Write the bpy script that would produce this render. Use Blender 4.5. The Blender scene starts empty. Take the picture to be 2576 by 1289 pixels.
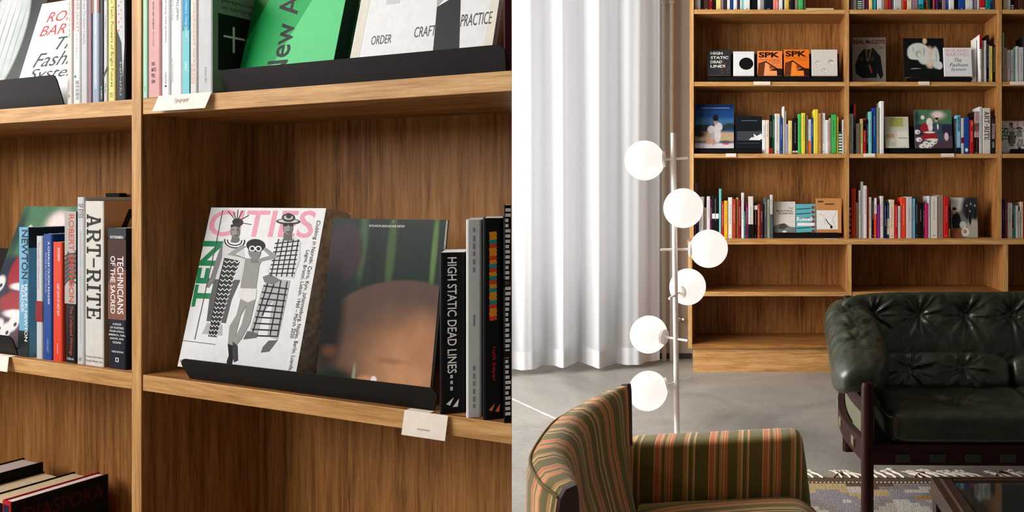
import bpy, bmesh, math, random
import numpy as np
from mathutils import Vector, Matrix, noise
random.seed(7)
R = math.radians
C = bpy.context.scene.collection
# ------------------------------------------------------------------ camera, light, exposure
F, P, Q, H = 1850.0, 1900.0, 500.0, 1.10      # focal length and principal point in photo pixels, eye height
cam = bpy.data.cameras.new('camera'); cam_ob = bpy.data.objects.new('camera', cam); C.objects.link(cam_ob)
cam.sensor_fit = 'HORIZONTAL'; cam.sensor_width = 36.0; cam.lens = F/2576*36
cam.shift_x = (1288-P)/2576; cam.shift_y = (Q-644.5)/2576; cam.clip_start = 0.02
cam_ob.location = (0, 0, H); cam_ob.rotation_euler = (R(90), 0, 0)
S = bpy.context.scene; S.camera = cam_ob
S.view_settings.view_transform = 'Standard'; S.view_settings.look = 'None'
S.view_settings.gamma = 1.0; S.view_settings.use_curve_mapping = False
S.view_settings.exposure = 0.0
W = bpy.data.worlds.new('sky'); S.world = W; W.use_nodes = True
_n = W.node_tree.nodes; _bg = _n['Background']
_sky = _n.new('ShaderNodeTexSky'); _sky.sky_type = 'HOSEK_WILKIE'; _sky.turbidity = 6; _sky.sun_direction = (-.6, .3, .7)
W.node_tree.links.new(_sky.outputs[0], _bg.inputs[0]); _bg.inputs[1].default_value = 1.0
def daylight(name, loc, rot, sx, sy, power, col=(1, .98, .95)):
    l = bpy.data.lights.new(name, 'AREA'); l.shape = 'RECTANGLE'; l.size = sx; l.size_y = sy; l.energy = power; l.color = col
    o = bpy.data.objects.new(name, l); C.objects.link(o); o.location = loc; o.rotation_euler = rot
    return o
WX, WY = -3.4, 5.06          # inner faces of the window wall and of the back wall
daylight('window_daylight_left_near', (WX+.06, -.1, 2.4), (0, R(-90), 0), 1.8, 2.5, 150)
daylight('window_daylight_left_far', (WX+.06, 2.9, 1.95), (0, R(-90), 0), 2.7, 2.1, 280)
daylight('window_daylight_back', (-2.0, WY-.04, 1.9), (R(-90), 0, 0), 2.2, 2.8, 19)

# ------------------------------------------------------------------ helpers: tagging, meshes
def tag(o, label=None, cat=None, group=None, kind=None):
    if label: o['label'] = label
    if cat: o['category'] = cat
    if group: o['group'] = group
    if kind: o['kind'] = kind
    return o
def thing(name, label, cat, loc=(0, 0, 0), rz=0, group=None, rx=0, ry=0):
    o = bpy.data.objects.new(name, None); C.objects.link(o); o.empty_display_size = .05
    o.location = loc; o.rotation_euler = (rx, ry, rz)
    return tag(o, label, cat, group)
def link(name, me, mats, parent=None, smooth=False):
    o = bpy.data.objects.new(name, me); C.objects.link(o)
    for m in (mats if isinstance(mats, (list, tuple)) else [mats]): me.materials.append(m)
    if smooth: me.polygons.foreach_set('use_smooth', [True]*len(me.polygons))
    if parent: o.parent = parent
    return o
def pyd(name, v, f, mats, parent=None, smooth=False, mi=None):
    me = bpy.data.meshes.new(name); me.from_pydata([tuple(p) for p in v], [], f)
    if mi: me.polygons.foreach_set('material_index', mi)
    me.update(); return link(name, me, mats, parent, smooth)
class MB:
    "collects boxes, tubes and lathes, then builds ONE mesh object"
    def __init__(s): s.v = []; s.f = []; s.sm = []
    def add(s, v, f, sm=False):
        b = len(s.v); s.v += [tuple(p) for p in v]; s.f += [tuple(i+b for i in q) for q in f]; s.sm += [sm]*len(f); return s
    def box(s, x0, x1, y0, y1, z0, z1):
        v = [(x, y, z) for z in (z0, z1) for y in (y0, y1) for x in (x0, x1)]
        return s.add(v, [(0, 2, 3, 1), (4, 5, 7, 6), (0, 1, 5, 4), (2, 6, 7, 3), (0, 4, 6, 2), (1, 3, 7, 5)])
    def prism(s, poly, z0, z1, axis='z'):
        n = len(poly)
        def m(p, z): return {'z': (p[0], p[1], z), 'y': (p[0], z, p[1]), 'x': (z, p[0], p[1])}[axis]
        v = [m(p, z0) for p in poly]+[m(p, z1) for p in poly]
        f = [tuple(range(n-1, -1, -1)), tuple(range(n, 2*n))]+[(i, (i+1) % n, n+(i+1) % n, n+i) for i in range(n)]
        return s.add(v, f)
    def tube(s, pts, r, n=12, cap=True):
        pts = [Vector(p) for p in pts]; rs = r if isinstance(r, (list, tuple)) else [r]*len(pts); v = []; f = []
        up = None
        for i, p in enumerate(pts):
            t = (pts[min(i+1, len(pts)-1)]-pts[max(i-1, 0)]).normalized()
            if up is None: up = Vector((0, 0, 1)) if abs(t.z) < .9 else Vector((1, 0, 0))
            a = t.cross(up).normalized(); b = a.cross(t).normalized(); up = b
            v += [p+a*rs[i]*math.cos(2*math.pi*k/n)+b*rs[i]*math.sin(2*math.pi*k/n) for k in range(n)]
        for i in range(len(pts)-1):
            f += [(i*n+k, i*n+(k+1) % n, (i+1)*n+(k+1) % n, (i+1)*n+k) for k in range(n)]
        s.add(v, f, True)
        if cap: s.add(v[:n], [tuple(range(n-1, -1, -1))]); s.add(v[-n:], [tuple(range(n))])
        return s
    def build(s, name, mats, parent=None, bevel=0, seg=2):
        me = bpy.data.meshes.new(name); me.from_pydata(s.v, [], s.f); me.polygons.foreach_set('use_smooth', s.sm); me.update()
        bm = bmesh.new(); bm.from_mesh(me)
        if bevel: bmesh.ops.bevel(bm, geom=bm.edges[:], offset=bevel, segments=seg, affect='EDGES', profile=.5)
        bmesh.ops.recalc_face_normals(bm, faces=bm.faces[:]); bm.to_mesh(me); bm.free()
        return link(name, me, mats, parent)
def bx(name, b, mats, parent=None, bevel=0): return MB().box(*b).build(name, mats, parent, bevel)
def px(u, v, Y): return ((u-P)/F*Y, Y, H-(v-Q)/F*Y)

# ------------------------------------------------------------------ materials
def lin(c): return tuple((x/255/12.92 if x/255 <= .04045 else ((x/255+.055)/1.055)**2.4) for x in c)
MATS = {}
def nodes(name):
    m = bpy.data.materials.new(name); m.use_nodes = True; nt = m.node_tree
    return m, nt, nt.nodes['Principled BSDF'], nt.nodes.new, nt.links.new
def plain(name, rgb, rough=.55, metal=0, var=.06, scale=40, bump=0, coat=0, emit=None, estr=0, spec=.5):
    key = (name, tuple(rgb), rough)
    if key in MATS: return MATS[key]
    m, nt, b, new, ln = nodes(name); c = lin(rgb)
    tc = new('ShaderNodeTexCoord'); nz = new('ShaderNodeTexNoise'); nz.inputs['Scale'].default_value = scale; nz.inputs['Detail'].default_value = 4
    ln(tc.outputs['Object'], nz.inputs['Vector'])
    rp = new('ShaderNodeValToRGB'); e = rp.color_ramp.elements
    e[0].position, e[1].position = .3, .7
    e[0].color = (*[x*(1-var) for x in c], 1); e[1].color = (*[min(1, x*(1+var)) for x in c], 1)
    ln(nz.outputs['Fac'], rp.inputs[0]); ln(rp.outputs[0], b.inputs['Base Color'])
    b.inputs['Roughness'].default_value = rough; b.inputs['Metallic'].default_value = metal; b.inputs['Specular IOR Level'].default_value = spec
    if coat: b.inputs['Coat Weight'].default_value = coat; b.inputs['Coat Roughness'].default_value = .15
    if bump:
        bp = new('ShaderNodeBump'); bp.inputs['Strength'].default_value = bump; bp.inputs['Distance'].default_value = .002
        ln(nz.outputs['Fac'], bp.inputs['Height']); ln(bp.outputs[0], b.inputs['Normal'])
    if emit: b.inputs['Emission Color'].default_value = (*lin(emit), 1); b.inputs['Emission Strength'].default_value = estr
    MATS[key] = m; return m
def wood(name, axis, dark, mid, light, fine=1.0, rough=.42):
    m, nt, b, new, ln = nodes(name)
    tc = new('ShaderNodeTexCoord')
    def grain(sc, along, detail, off):
        mp = new('ShaderNodeMapping'); s = [sc, sc, sc]; s['xyz'.index(axis)] = along
        mp.inputs['Scale'].default_value = s; mp.inputs['Location'].default_value = off
        ln(tc.outputs['Object'], mp.inputs[0]); nz = new('ShaderNodeTexNoise'); nz.inputs['Scale'].default_value = 1
        nz.inputs['Detail'].default_value = detail; nz.inputs['Roughness'].default_value = .6; nz.inputs['Distortion'].default_value = .35
        ln(mp.outputs[0], nz.inputs['Vector']); return nz
    g1 = grain(80*fine, 4.5, 6, (3, 1, 2)); g2 = grain(430*fine, 22, 3, (7, 5, 1)); g3 = grain(6, .5, 2, (0, 9, 4))
    mx = new('ShaderNodeMath'); mx.operation = 'MULTIPLY_ADD'; mx.inputs[1].default_value = .5
    ln(g2.outputs['Fac'], mx.inputs[0]); ln(g1.outputs['Fac'], mx.inputs[2])
    ma = new('ShaderNodeMath'); ma.operation = 'MULTIPLY_ADD'; ma.inputs[1].default_value = .45
    ln(g3.outputs['Fac'], ma.inputs[0]); ln(mx.outputs[0], ma.inputs[2])
    rp = new('ShaderNodeValToRGB'); e = rp.color_ramp.elements
    e[0].position = .72; e[1].position = 1.2 if False else 1.0
    mr = new('ShaderNodeMapRange'); mr.inputs[1].default_value = .72; mr.inputs[2].default_value = 1.22
    ln(ma.outputs[0], mr.inputs[0])
    e[0].position = 0; e[1].position = 1; e[0].color = (*lin(dark), 1); e[1].color = (*lin(light), 1)
    k = e.new(.5); k.color = (*lin(mid), 1)
    ln(mr.outputs[0], rp.inputs[0]); ln(rp.outputs[0], b.inputs['Base Color'])
    b.inputs['Roughness'].default_value = rough+.08; b.inputs['Specular IOR Level'].default_value = .16
    bp = new('ShaderNodeBump'); bp.inputs['Strength'].default_value = .25; bp.inputs['Distance'].default_value = .0008
    ln(mx.outputs[0], bp.inputs['Height']); ln(bp.outputs[0], b.inputs['Normal'])
    return m
OAK_SHADE = ((100, 61, 29), (152, 102, 54), (180, 127, 73)); OAK_LIT = ((156, 108, 58), (196, 147, 90), (222, 178, 120))  # interior shade put into the veneer tone, lit fronts into the paler tone
oak_shade_x = wood('oak_veneer_shaded_lengthwise', 'x', *OAK_SHADE); oak_shade_z = wood('oak_veneer_shaded_upright', 'z', *OAK_SHADE)
oak_lit_x = wood('oak_lit_lengthwise', 'x', *OAK_LIT); oak_lit_z = wood('oak_lit_upright', 'z', *OAK_LIT)
darkwood = wood('dark_rosewood', 'z', (26, 10, 10), (44, 18, 17), (62, 28, 24), rough=.35)
darkwood_x = wood('dark_rosewood_rail', 'x', (26, 10, 10), (44, 18, 17), (62, 28, 24), rough=.35)
PAL = dict(white=(228, 228, 230), offwhite=(214, 210, 203), cream=(222, 208, 178), grey=(150, 148, 146), palegrey=(196, 197, 200), taupe=(142, 126, 114),
           black=(20, 20, 22), charcoal=(48, 50, 54), navy=(20, 28, 48), blue=(30, 72, 150), sky=(108, 170, 205), aqua=(120, 200, 200), cyan=(60, 170, 200),
           teal=(20, 120, 116), green=(70, 178, 92), darkgreen=(14, 78, 52), mint=(170, 214, 190), yellow=(232, 212, 66), paleyellow=(232, 214, 128), gold=(238, 186, 50),
           orange=(238, 120, 36), redorange=(222, 66, 40), red=(190, 28, 32), darkred=(130, 22, 28), rust=(168, 66, 38), brick=(176, 72, 58), tan=(190, 134, 82),
           pink=(214, 160, 158), salmon=(232, 140, 132), magenta=(196, 40, 104), purple=(98, 48, 130), violet=(150, 40, 150), plum=(104, 28, 74), indigo=(44, 40, 120), lavender=(156, 148, 196),
           mauve=(148, 118, 130), maroon=(70, 24, 34), slate=(78, 92, 108), olive=(150, 148, 116), brown=(74, 48, 36), peach=(238, 208, 186), crimson=(164, 24, 60))
WORD = dict(offwhite='off-white', palegrey='pale grey', sky='sky blue', darkgreen='dark green', paleyellow='pale yellow', gold='golden yellow', redorange='red-orange', darkred='dark red', brick='brick red')
def word(c): return WORD.get(c, c)
def cov(c, rough=.45):
    rgb = PAL[c] if isinstance(c, str) else c
    return plain('book_cloth_'+c if isinstance(c, str) else 'book_print', rgb, rough, var=.05, scale=60, spec=.1)
def ink(c): return cov(c, .5)
pages_m = plain('book_paper_edges', (206, 196, 180), .8, var=.12, scale=150)
pages_w = plain('book_paper_edges_white', (222, 220, 216), .8, var=.1, scale=150)
black_metal = plain('black_powder_coated_steel', (19, 15, 12), .6, var=.1, spec=.14)
card_m = plain('cream_card', (236, 222, 208), .7)

# ------------------------------------------------------------------ flat print: lettering and shapes as thin meshes on covers
_TX = {}
def glyphs(txt, bold=0, shear=0, space=1):
    k = (txt, bold, shear, space)
    if k not in _TX:
        c = bpy.data.curves.new('lettering', 'FONT'); c.body = txt; c.dimensions = '2D'; c.resolution_u = 3; c.offset = bold; c.shear = shear; c.space_character = space
        c.align_x = 'CENTER'
        o = bpy.data.objects.new('lettering', c); me = bpy.data.meshes.new_from_object(o)
        v = np.array([q.co[:2] for q in me.vertices]) if len(me.vertices) else np.zeros((1, 2)); f = [tuple(p.vertices) for p in me.polygons]
        bpy.data.objects.remove(o); bpy.data.curves.remove(c); bpy.data.meshes.remove(me)
        lo, hi = v.min(0), v.max(0); _TX[k] = ((v-lo)/np.maximum(hi-lo, 1e-6), f)
    return _TX[k]
SLAB = {}
def slab_letters():
    def L(name, polys): SLAB[name] = polys
    r = lambda a, b, c, d: [(a, b), (c, b), (c, d), (a, d)]
    L('A', [[(.08, .06), (.26, .06), (.56, 1), (.38, 1)], [(.70, .06), (.92, .06), (.60, 1), (.40, 1)], r(.28, .28, .72, .40), r(0, 0, .36, .12), r(.6, 0, 1, .12), r(.28, .9, .6, 1)])
    L('R', [r(.1, 0, .32, 1), r(0, 0, .44, .11), r(0, .89, .6, 1), r(.3, .42, .62, .53), [(.6, .42), (.8, .46), (.93, .6), (.93, .82), (.8, .96), (.6, 1), (.6, .89), (.68, .84), (.72, .74), (.7, .62), (.6, .53)], [(.42, .46), (.62, .46), (1, .1), (1, 0), (.78, 0)], r(.7, 0, 1.02, .11)])
    L('T', [r(.39, 0, .61, 1), r(.24, 0, .76, .11), r(0, .88, 1, 1), [(0, .66), (.12, .66), (.2, .9), (0, .9)], [(1, .66), (.88, .66), (.8, .9), (1, .9)]])
    L('I', [r(.3, 0, .7, 1), r(0, 0, 1, .11), r(0, .89, 1, 1)])
    L('E', [r(.12, 0, .34, 1), r(0, 0, .95, .11), r(0, .89, .92, 1), r(.3, .44, .7, .55), [(.95, .34), (.83, .34), (.75, .1), (.95, .1)], [(.92, .68), (.8, .68), (.74, .9), (.92, .9)], r(.62, .36, .72, .64)])
    L('-', [r(0, .44, 1, .56)])
slab_letters()
class Print:
    "flat print on a face w x h; coordinates are fractions of the face, v up"
    def __init__(s, w, h, q=None):
        s.w, s.h = w, h; s.v = []; s.f = []; s.m = []; s.mats = []; s.lay = 0; s.M = None; s.calls = []
        if q is not None: s.M = s.hom(q)
    @staticmethod
    def hom(q):
        "traced pixels (tl, tr, br, bl) -> face fractions"
        dst = [(0, 1), (1, 1), (1, 0), (0, 0)]; A = []; B = []
        for (x, y), (u, v) in zip(q, dst):
            A += [[x, y, 1, 0, 0, 0, -u*x, -u*y], [0, 0, 0, x, y, 1, -v*x, -v*y]]; B += [u, v]
        return np.append(np.linalg.solve(np.array(A, float), np.array(B, float)), 1).reshape(3, 3)
    def mi(s, c):
        m = c if isinstance(c, bpy.types.Material) else ink(c)
        if m not in s.mats: s.mats.append(m)
        return s.mats.index(m)
    def raw(s, c, pts, faces):
        k = len(s.v); s.lay += 1; s.calls.append((k, len(s.f), len(pts), len(faces)))
        if s.M is not None:
            a = np.c_[np.array(pts, float), np.ones(len(pts))] @ s.M.T; pts = a[:, :2]/a[:, 2:]
        s.v += [(min(max(p[0], 0), 1)*s.w, -.00012-.00001*s.lay, min(max(p[1], 0), 1)*s.h) for p in pts]; s.f += [tuple(i+k for i in q) for q in faces]; s.m += [s.mi(c)]*len(faces); return s
    def poly(s, c, pts): return s.raw(c, pts, [tuple(range(len(pts)))])
    def rect(s, c, x0, y0, x1, y1): return s.poly(c, [(x0, y0), (x1, y0), (x1, y1), (x0, y1)])
    def ell(s, c, x, y, rx, ry, n=20, a0=0, a1=360): return s.poly(c, [(x+rx*math.cos(R(a0+(a1-a0)*k/n)), y+ry*math.sin(R(a0+(a1-a0)*k/n))) for k in range(n)])
    def stroke(s, c, pts, wd):
        pts = [Vector(p) for p in pts]; L = []; Rr = []
        for i, p in enumerate(pts):
            t = (pts[min(i+1, len(pts)-1)]-pts[max(i-1, 0)]); t = t.normalized() if t.length else Vector((1, 0)); n = Vector((-t.y, t.x))
            ww = wd[i] if isinstance(wd, (list, tuple)) else wd
            L.append(p+n*ww/2); Rr.append(p-n*ww/2)
        n = len(pts); return s.raw(c, [tuple(p) for p in L+Rr], [(i, i+1, n+i+1, n+i) for i in range(n-1)])
    def text(s, c, txt, x0, y0, x1, y1, rot=0, bold=0, shear=0, space=1):
        "lettering fitted into the box; rot -90 reads downwards, 90 upwards"
        g, f = glyphs(txt, bold, shear, space)
        if rot == -90: pts = [(x0+b*(x1-x0), y1-a*(y1-y0)) for a, b in g]
        elif rot == 90: pts = [(x1-b*(x1-x0), y0+a*(y1-y0)) for a, b in g]
        else: pts = [(x0+a*(x1-x0), y0+b*(y1-y0)) for a, b in g]
        return s.raw(c, pts, f)
    def textq(s, c, txt, q, bold=0, shear=0):
        "lettering fitted into a traced quad given as bl, br, tr, tl"
        g, f = glyphs(txt, bold, shear); bl, br, tr, tl = [np.array(p, float) for p in q]
        return s.raw(c, [tuple((bl*(1-a)+br*a)*(1-b)+(tl*(1-a)+tr*a)*b) for a, b in g], f)
    def slab(s, c, txt, x0, y0, x1, y1, ws):
        tot = sum(ws)+.12*(len(ws)-1); t = 0
        for ch, w in zip(txt, ws):
            for pl in SLAB[ch]: s.poly(c, [(x0+b*(x1-x0), y1-(t+a*w)/tot*(y1-y0)) for a, b in pl]); s.lay -= 1
            t += w+.12
        s.lay += 1; return s
    def dashes(s, c, x, y0, y1, wd, n=6, seed=0):
        r = random.Random(seed); t = y1; pts = []; fc = []
        for i in range(n):
            l = (y1-y0)/n*r.uniform(.5, .85); pts += [(x-wd/2, t-l), (x+wd/2, t-l), (x+wd/2, t), (x-wd/2, t)]; fc.append((4*i, 4*i+1, 4*i+2, 4*i+3)); t -= (y1-y0)/n
        return s.raw(c, pts, fc)
    def build(s, name, parent, off=(0, 0, 0), rot=None):
        if not s.v: return None
        if len(s.calls) <= 14:                                          # a few lines or bands: each its own part
            for k0, f0, nv, nf in s.calls:
                if not nf: continue
                o = pyd('lettering' if nf > 4 else 'printed_band', s.v[k0:k0+nv], [tuple(i-k0 for i in q) for q in s.f[f0:f0+nf]], [s.mats[s.m[f0]]], parent); o.location = off
                if rot: o.rotation_euler = rot
            return o
        o = pyd(name, s.v, s.f, s.mats, parent, mi=s.m); o.location = off
        if rot: o.rotation_euler = rot
        return o

def soft(name, w, h, base, blobs, rough=.45):
    "printed photograph in soft patches: (x, y, rx, ry, colour, softness) in fractions of the face"
    m, nt, b, new, ln = nodes(name); tc = new('ShaderNodeTexCoord'); cur = None
    nz = new('ShaderNodeTexNoise'); nz.inputs['Scale'].default_value = 40; nz.inputs['Detail'].default_value = 3; ln(tc.outputs['Object'], nz.inputs['Vector'])
    for x, y, rx, ry, c, sf_ in blobs:
        mp = new('ShaderNodeMapping'); mp.inputs['Scale'].default_value = (1/(w*rx), 1, 1/(h*ry)); mp.inputs['Location'].default_value = (-x/rx, 0, -y/ry); ln(tc.outputs['Object'], mp.inputs[0])
        g = new('ShaderNodeTexGradient'); g.gradient_type = 'SPHERICAL'; ln(mp.outputs[0], g.inputs[0])
        mr = new('ShaderNodeMapRange'); mr.interpolation_type = 'SMOOTHSTEP'; mr.inputs[2].default_value = sf_; ln(g.outputs['Fac'], mr.inputs[0])
        mx = new('ShaderNodeMix'); mx.data_type = 'RGBA'; ln(mr.outputs[0], mx.inputs[0]); mx.inputs[7].default_value = (*lin(c), 1)
        if cur is None: mx.inputs[6].default_value = (*lin(base), 1)
        else: ln(cur, mx.inputs[6])
        cur = mx.outputs[2]
    hs_ = new('ShaderNodeHueSaturation'); mr = new('ShaderNodeMapRange'); mr.inputs[3].default_value = .8; mr.inputs[4].default_value = 1.2; ln(nz.outputs['Fac'], mr.inputs[0]); ln(mr.outputs[0], hs_.inputs['Value']); ln(cur, hs_.inputs['Color'])
    ln(hs_.outputs[0], b.inputs['Base Color']); b.inputs['Roughness'].default_value = rough; b.inputs['Specular IOR Level'].default_value = .12
    return m

# ------------------------------------------------------------------ books
def spine_profile(w, d, c, n=3):
    r = min(w*.16, .004)
    out = [(0, d), (0, r)]+[(w*(k/(n+1)), 0) for k in range(1, n+1)][:0]+[(r*.35, r*.3), (r, 0), (w-r, 0), (w-r*.35, r*.3), (w, r), (w, d)]
    return out+[(w-c, d), (w-c, c+.0008), (c, c+.0008), (c, d)]
def book(label, loc, rz, w, h, d, col, group, roll=0, hard=False, page=None, spine=None, cover=None, cat='book', name='book', sideprint=None):
    "a standing book, spine towards -y; x across the spine, z up"
    o = thing(name, label, cat, loc, rz, group, ry=roll)
    c = min(.0022 if hard else .0011, w*.18); e = .003 if hard else .0003
    MB().prism(spine_profile(w, d, c), 0, h).build('cover', cov(col), o)
    bx('pages', (c+.0002, w-c-.0002, c+.001, d-(.004 if hard else .0006), e, h-e), page or pages_m, o)
    for q_ in (spine if isinstance(spine, list) else [spine] if spine else []): q_.build('spine_print', o)
    if sideprint: sideprint.build('cover_print', o, (w, 0, 0), (0, 0, R(90)))
    return o
def face_book(label, loc, rz, lean, w, h, t, col, group, pr=None, page=None, hard=False, cat='book', name='book', roll=0):
    "a book shown cover out, leaning back; x across the cover, cover towards -y, spine on the low-x side"
    o = thing(name, label, cat, (loc[0], loc[1], loc[2]+t*math.sin(lean)+.0004), rz, group, rx=-lean, ry=roll)
    c = min(.002 if hard else .0008, t*.2)
    pts = [(w, 0), (.0015, 0), (0, .0015), (0, t-.0015), (.0015, t), (w, t), (w, t-c), (c+.001, t-c), (c+.001, c), (w, c)]
    MB().prism(pts, 0, h).build('cover', cov(col, .35), o)
    bx('pages', (c+.0014, w-.0008, c+.0002, t-c-.0002, .0006, h-.0006), page or pages_w, o)
    if pr: pr.build('cover_print', o)
    return o
# ------------------------------------------------------------------ the room
def concrete():
    m, nt, b, new, ln = nodes('polished_concrete')
    tc = new('ShaderNodeTexCoord'); acc = None
    a = new('ShaderNodeTexNoise'); a.inputs['Scale'].default_value = 1.6; a.inputs['Detail'].default_value = 8; a.inputs['Roughness'].default_value = .62; a.inputs['Distortion'].default_value = .8
    d = new('ShaderNodeTexNoise'); d.inputs['Scale'].default_value = 45; d.inputs['Detail'].default_value = 5
    ln(tc.outputs['Object'], a.inputs['Vector']); ln(tc.outputs['Object'], d.inputs['Vector'])
    mx = new('ShaderNodeMath'); mx.operation = 'MULTIPLY_ADD'; mx.inputs[1].default_value = .3; ln(d.outputs['Fac'], mx.inputs[0]); ln(a.outputs['Fac'], mx.inputs[2])
    rp = new('ShaderNodeValToRGB'); e = rp.color_ramp.elements; e[0].position = .42; e[1].position = .95
    e[0].color = (*lin((126, 122, 115)), 1); e[1].color = (*lin((178, 173, 164)), 1); k = e.new(.66); k.color = (*lin((152, 148, 140)), 1)
    ln(mx.outputs[0], rp.inputs[0]); ln(rp.outputs[0], b.inputs['Base Color'])
    mr = new('ShaderNodeMapRange'); mr.inputs[3].default_value = .38; mr.inputs[4].default_value = .62; ln(a.outputs['Fac'], mr.inputs[0]); ln(mr.outputs[0], b.inputs['Roughness'])
    bp = new('ShaderNodeBump'); bp.inputs['Strength'].default_value = .12; bp.inputs['Distance'].default_value = .003; ln(mx.outputs[0], bp.inputs['Height']); ln(bp.outputs[0], b.inputs['Normal'])
    return m
wall_m = plain('warm_grey_wall_paint', (172, 163, 154), .85, var=.04, scale=3, bump=.05)
wall_w = plain('white_wall_paint', (150, 145, 138), .85, var=.03, scale=3, bump=.05)
frame_m = plain('dark_green_window_paint', (34, 40, 38), .5)
def struct(o): return tag(o, kind='structure')
RX, RY, CZ = 4.6, -3.4, 3.5
struct(bx('floor', (WX-.3, RX+.2, RY-.2, WY+.3, -.1, 0), concrete()))
struct(bx('ceiling', (WX-.3, RX+.2, RY-.2, WY+.3, CZ, CZ+.1), wall_w))
struct(bx('wall_right', (RX, RX+.15, RY-.2, WY+.3, 0, CZ), wall_w))
struct(bx('wall_front', (WX-.3, RX, RY-.15, RY, 0, CZ), wall_w))
# the window wall and the back wall have openings
m = MB().box(WX-.25, WX, RY, -1.4, 0, CZ).box(WX-.25, WX, 1.2, 1.8, 0, CZ).box(WX-.25, WX, 4.0, WY+.25, 0, CZ)
for y0, y1, zs in ((-1.4, 1.2, 1.45), (1.8, 4.0, .5)): m.box(WX-.25, WX, y0, y1, 0, zs).box(WX-.25, WX, y0, y1, 3.35, CZ)
struct(m.build('wall_left', wall_w))
m = MB().box(WX, -3.2, WY, WY+.25, 0, CZ).box(-.66, RX, WY, WY+.25, 0, CZ).box(-3.2, -.66, WY, WY+.25, 0, .3).box(-3.2, -.66, WY, WY+.25, 3.35, CZ)
struct(m.build('wall_back', wall_m))
glass_m, _nt, _b, _new, _ln = nodes('window_glass')
_tr = _new('ShaderNodeBsdfTransparent'); _gl = _new('ShaderNodeBsdfGlossy'); _gl.inputs['Roughness'].default_value = .02; _mx = _new('ShaderNodeMixShader'); _lw = _new('ShaderNodeLayerWeight'); _lw.inputs[0].default_value = .12
_ln(_lw.outputs['Fresnel'], _mx.inputs[0]); _ln(_tr.outputs[0], _mx.inputs[1]); _ln(_gl.outputs[0], _mx.inputs[2]); _ln(_mx.outputs[0], _nt.nodes['Material Output'].inputs[0])
def window(n, axis, a0, a1, z0, z1, c, cols):
    o = bpy.data.objects.new('window_%d' % n, None); C.objects.link(o); struct(o); t = .06
    def b(p0, p1, q0, q1, nm, mt, d=.03):
        if axis == 'y': bx(nm, (c-d, c+d, p0, p1, q0, q1), mt, o)
        else: bx(nm, (p0, p1, c-d, c+d, q0, q1), mt, o)
    b(a0, a1, z0, z0+t, 'window_frame', frame_m); b(a0, a1, z1-t, z1, 'window_frame', frame_m)
    for k in range(cols+1):
        p = a0+(a1-a0-t)*k/cols; b(p, p+t, z0+t, z1-t, 'window_frame', frame_m)
        if k < cols: b(p+t, a0+(a1-a0-t)*(k+1)/cols, z0+t, z1-t, 'window_pane', glass_m, .004)
window(1, 'x', -3.2, -.66, .3, 3.35, WY+.06, 2); window(2, 'y', -1.4, 1.2, 1.45, 3.35, WX-.1, 3); window(3, 'y', 1.8, 4.0, .5, 3.35, WX-.1, 2)
struct(bx('wall_foot_shadow', (-.66, -.44, WY-.012, WY, 0, .035), frame_m))  # shadow at the wall foot put in as a dark strip
# white line on the concrete floor
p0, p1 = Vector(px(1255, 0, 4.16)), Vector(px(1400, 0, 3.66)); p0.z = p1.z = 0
ln_m = plain('white_floor_line', (232, 230, 226), .8, var=.15, scale=60)
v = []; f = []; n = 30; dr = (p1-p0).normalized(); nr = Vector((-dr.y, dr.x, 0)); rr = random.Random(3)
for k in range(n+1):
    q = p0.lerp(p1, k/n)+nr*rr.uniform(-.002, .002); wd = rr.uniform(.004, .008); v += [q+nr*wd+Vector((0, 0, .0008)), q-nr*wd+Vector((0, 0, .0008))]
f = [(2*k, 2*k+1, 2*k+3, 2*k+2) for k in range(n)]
tag(pyd('floor_line', v, f, ln_m), 'thin white line across the grey concrete floor', 'line')

# ------------------------------------------------------------------ near bookcase (oblique, its end mitred)
XVP = -2956.0
PHI = math.atan(F/(P-XVP)); cf, sf = math.cos(PHI), math.sin(PHI)
OY = 1.295; OX = (355-P)/F*OY; ND = .21
def nS(u, t=0.0):
    k = (u-P)/F; return (k*(OY+t*cf)-OX-t*sf)/(cf+k*sf)
def nY(s, t=0.0): return OY-s*sf+t*cf
def nZ(u, v, t=0.0): return H-(v-Q)/F*nY(nS(u, t), t)
def nb(s, t, z): return (OX+s*cf+t*sf, nY(s, t), z)
UB, UT = H+212/F*OY, H+252/F*OY; LT, LB = H-443.6/F*OY, H-482.7/F*OY
near = thing('bookcase', 'light oak bookcase standing close, with magazine stands and books on its shelves', 'bookcase', (OX, OY, 0), -PHI)
PT = .0265; SP = UT-LT; LW = .98
levels = [LT-2*SP+.0, LT-SP, LT, UT, UT+SP, UT+2*SP]
levels = [z for z in levels if z > .05]
base_z = .09; TH = UT-UB
top_z = levels[-1]+SP*.9
LP = .0025  # thin front strips added to carry the lit oak colour
for x0 in (-PT, -2*PT-LW):
    u_ = bx('upright', (x0, x0+PT, LP, ND+.012, 0, top_z), oak_shade_z, near); bx('lit_edge', (x0, x0+PT, 0, LP, 0, top_z), oak_lit_z, u_, .0008)
UE = 1287.6
def mitre(s0, t0, t1, z0, z1): return MB().prism([(s0, t0), (nS(UE, t0), t0), (nS(UE, t1), t1), (s0, t1)], z0, z1)
mitre(0, ND, ND+.012, .06, top_z-.03).build('back_panel', oak_shade_z, near)
bx('back_panel', (-PT-LW, -PT, ND, ND+.012, .06, top_z-.03), oak_shade_z, near)
mitre(0, .03, ND, 0, .06).build('plinth', oak_shade_x, near); bx('plinth', (-PT-LW, -PT, .03, ND, 0, .06), oak_shade_x, near)
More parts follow.
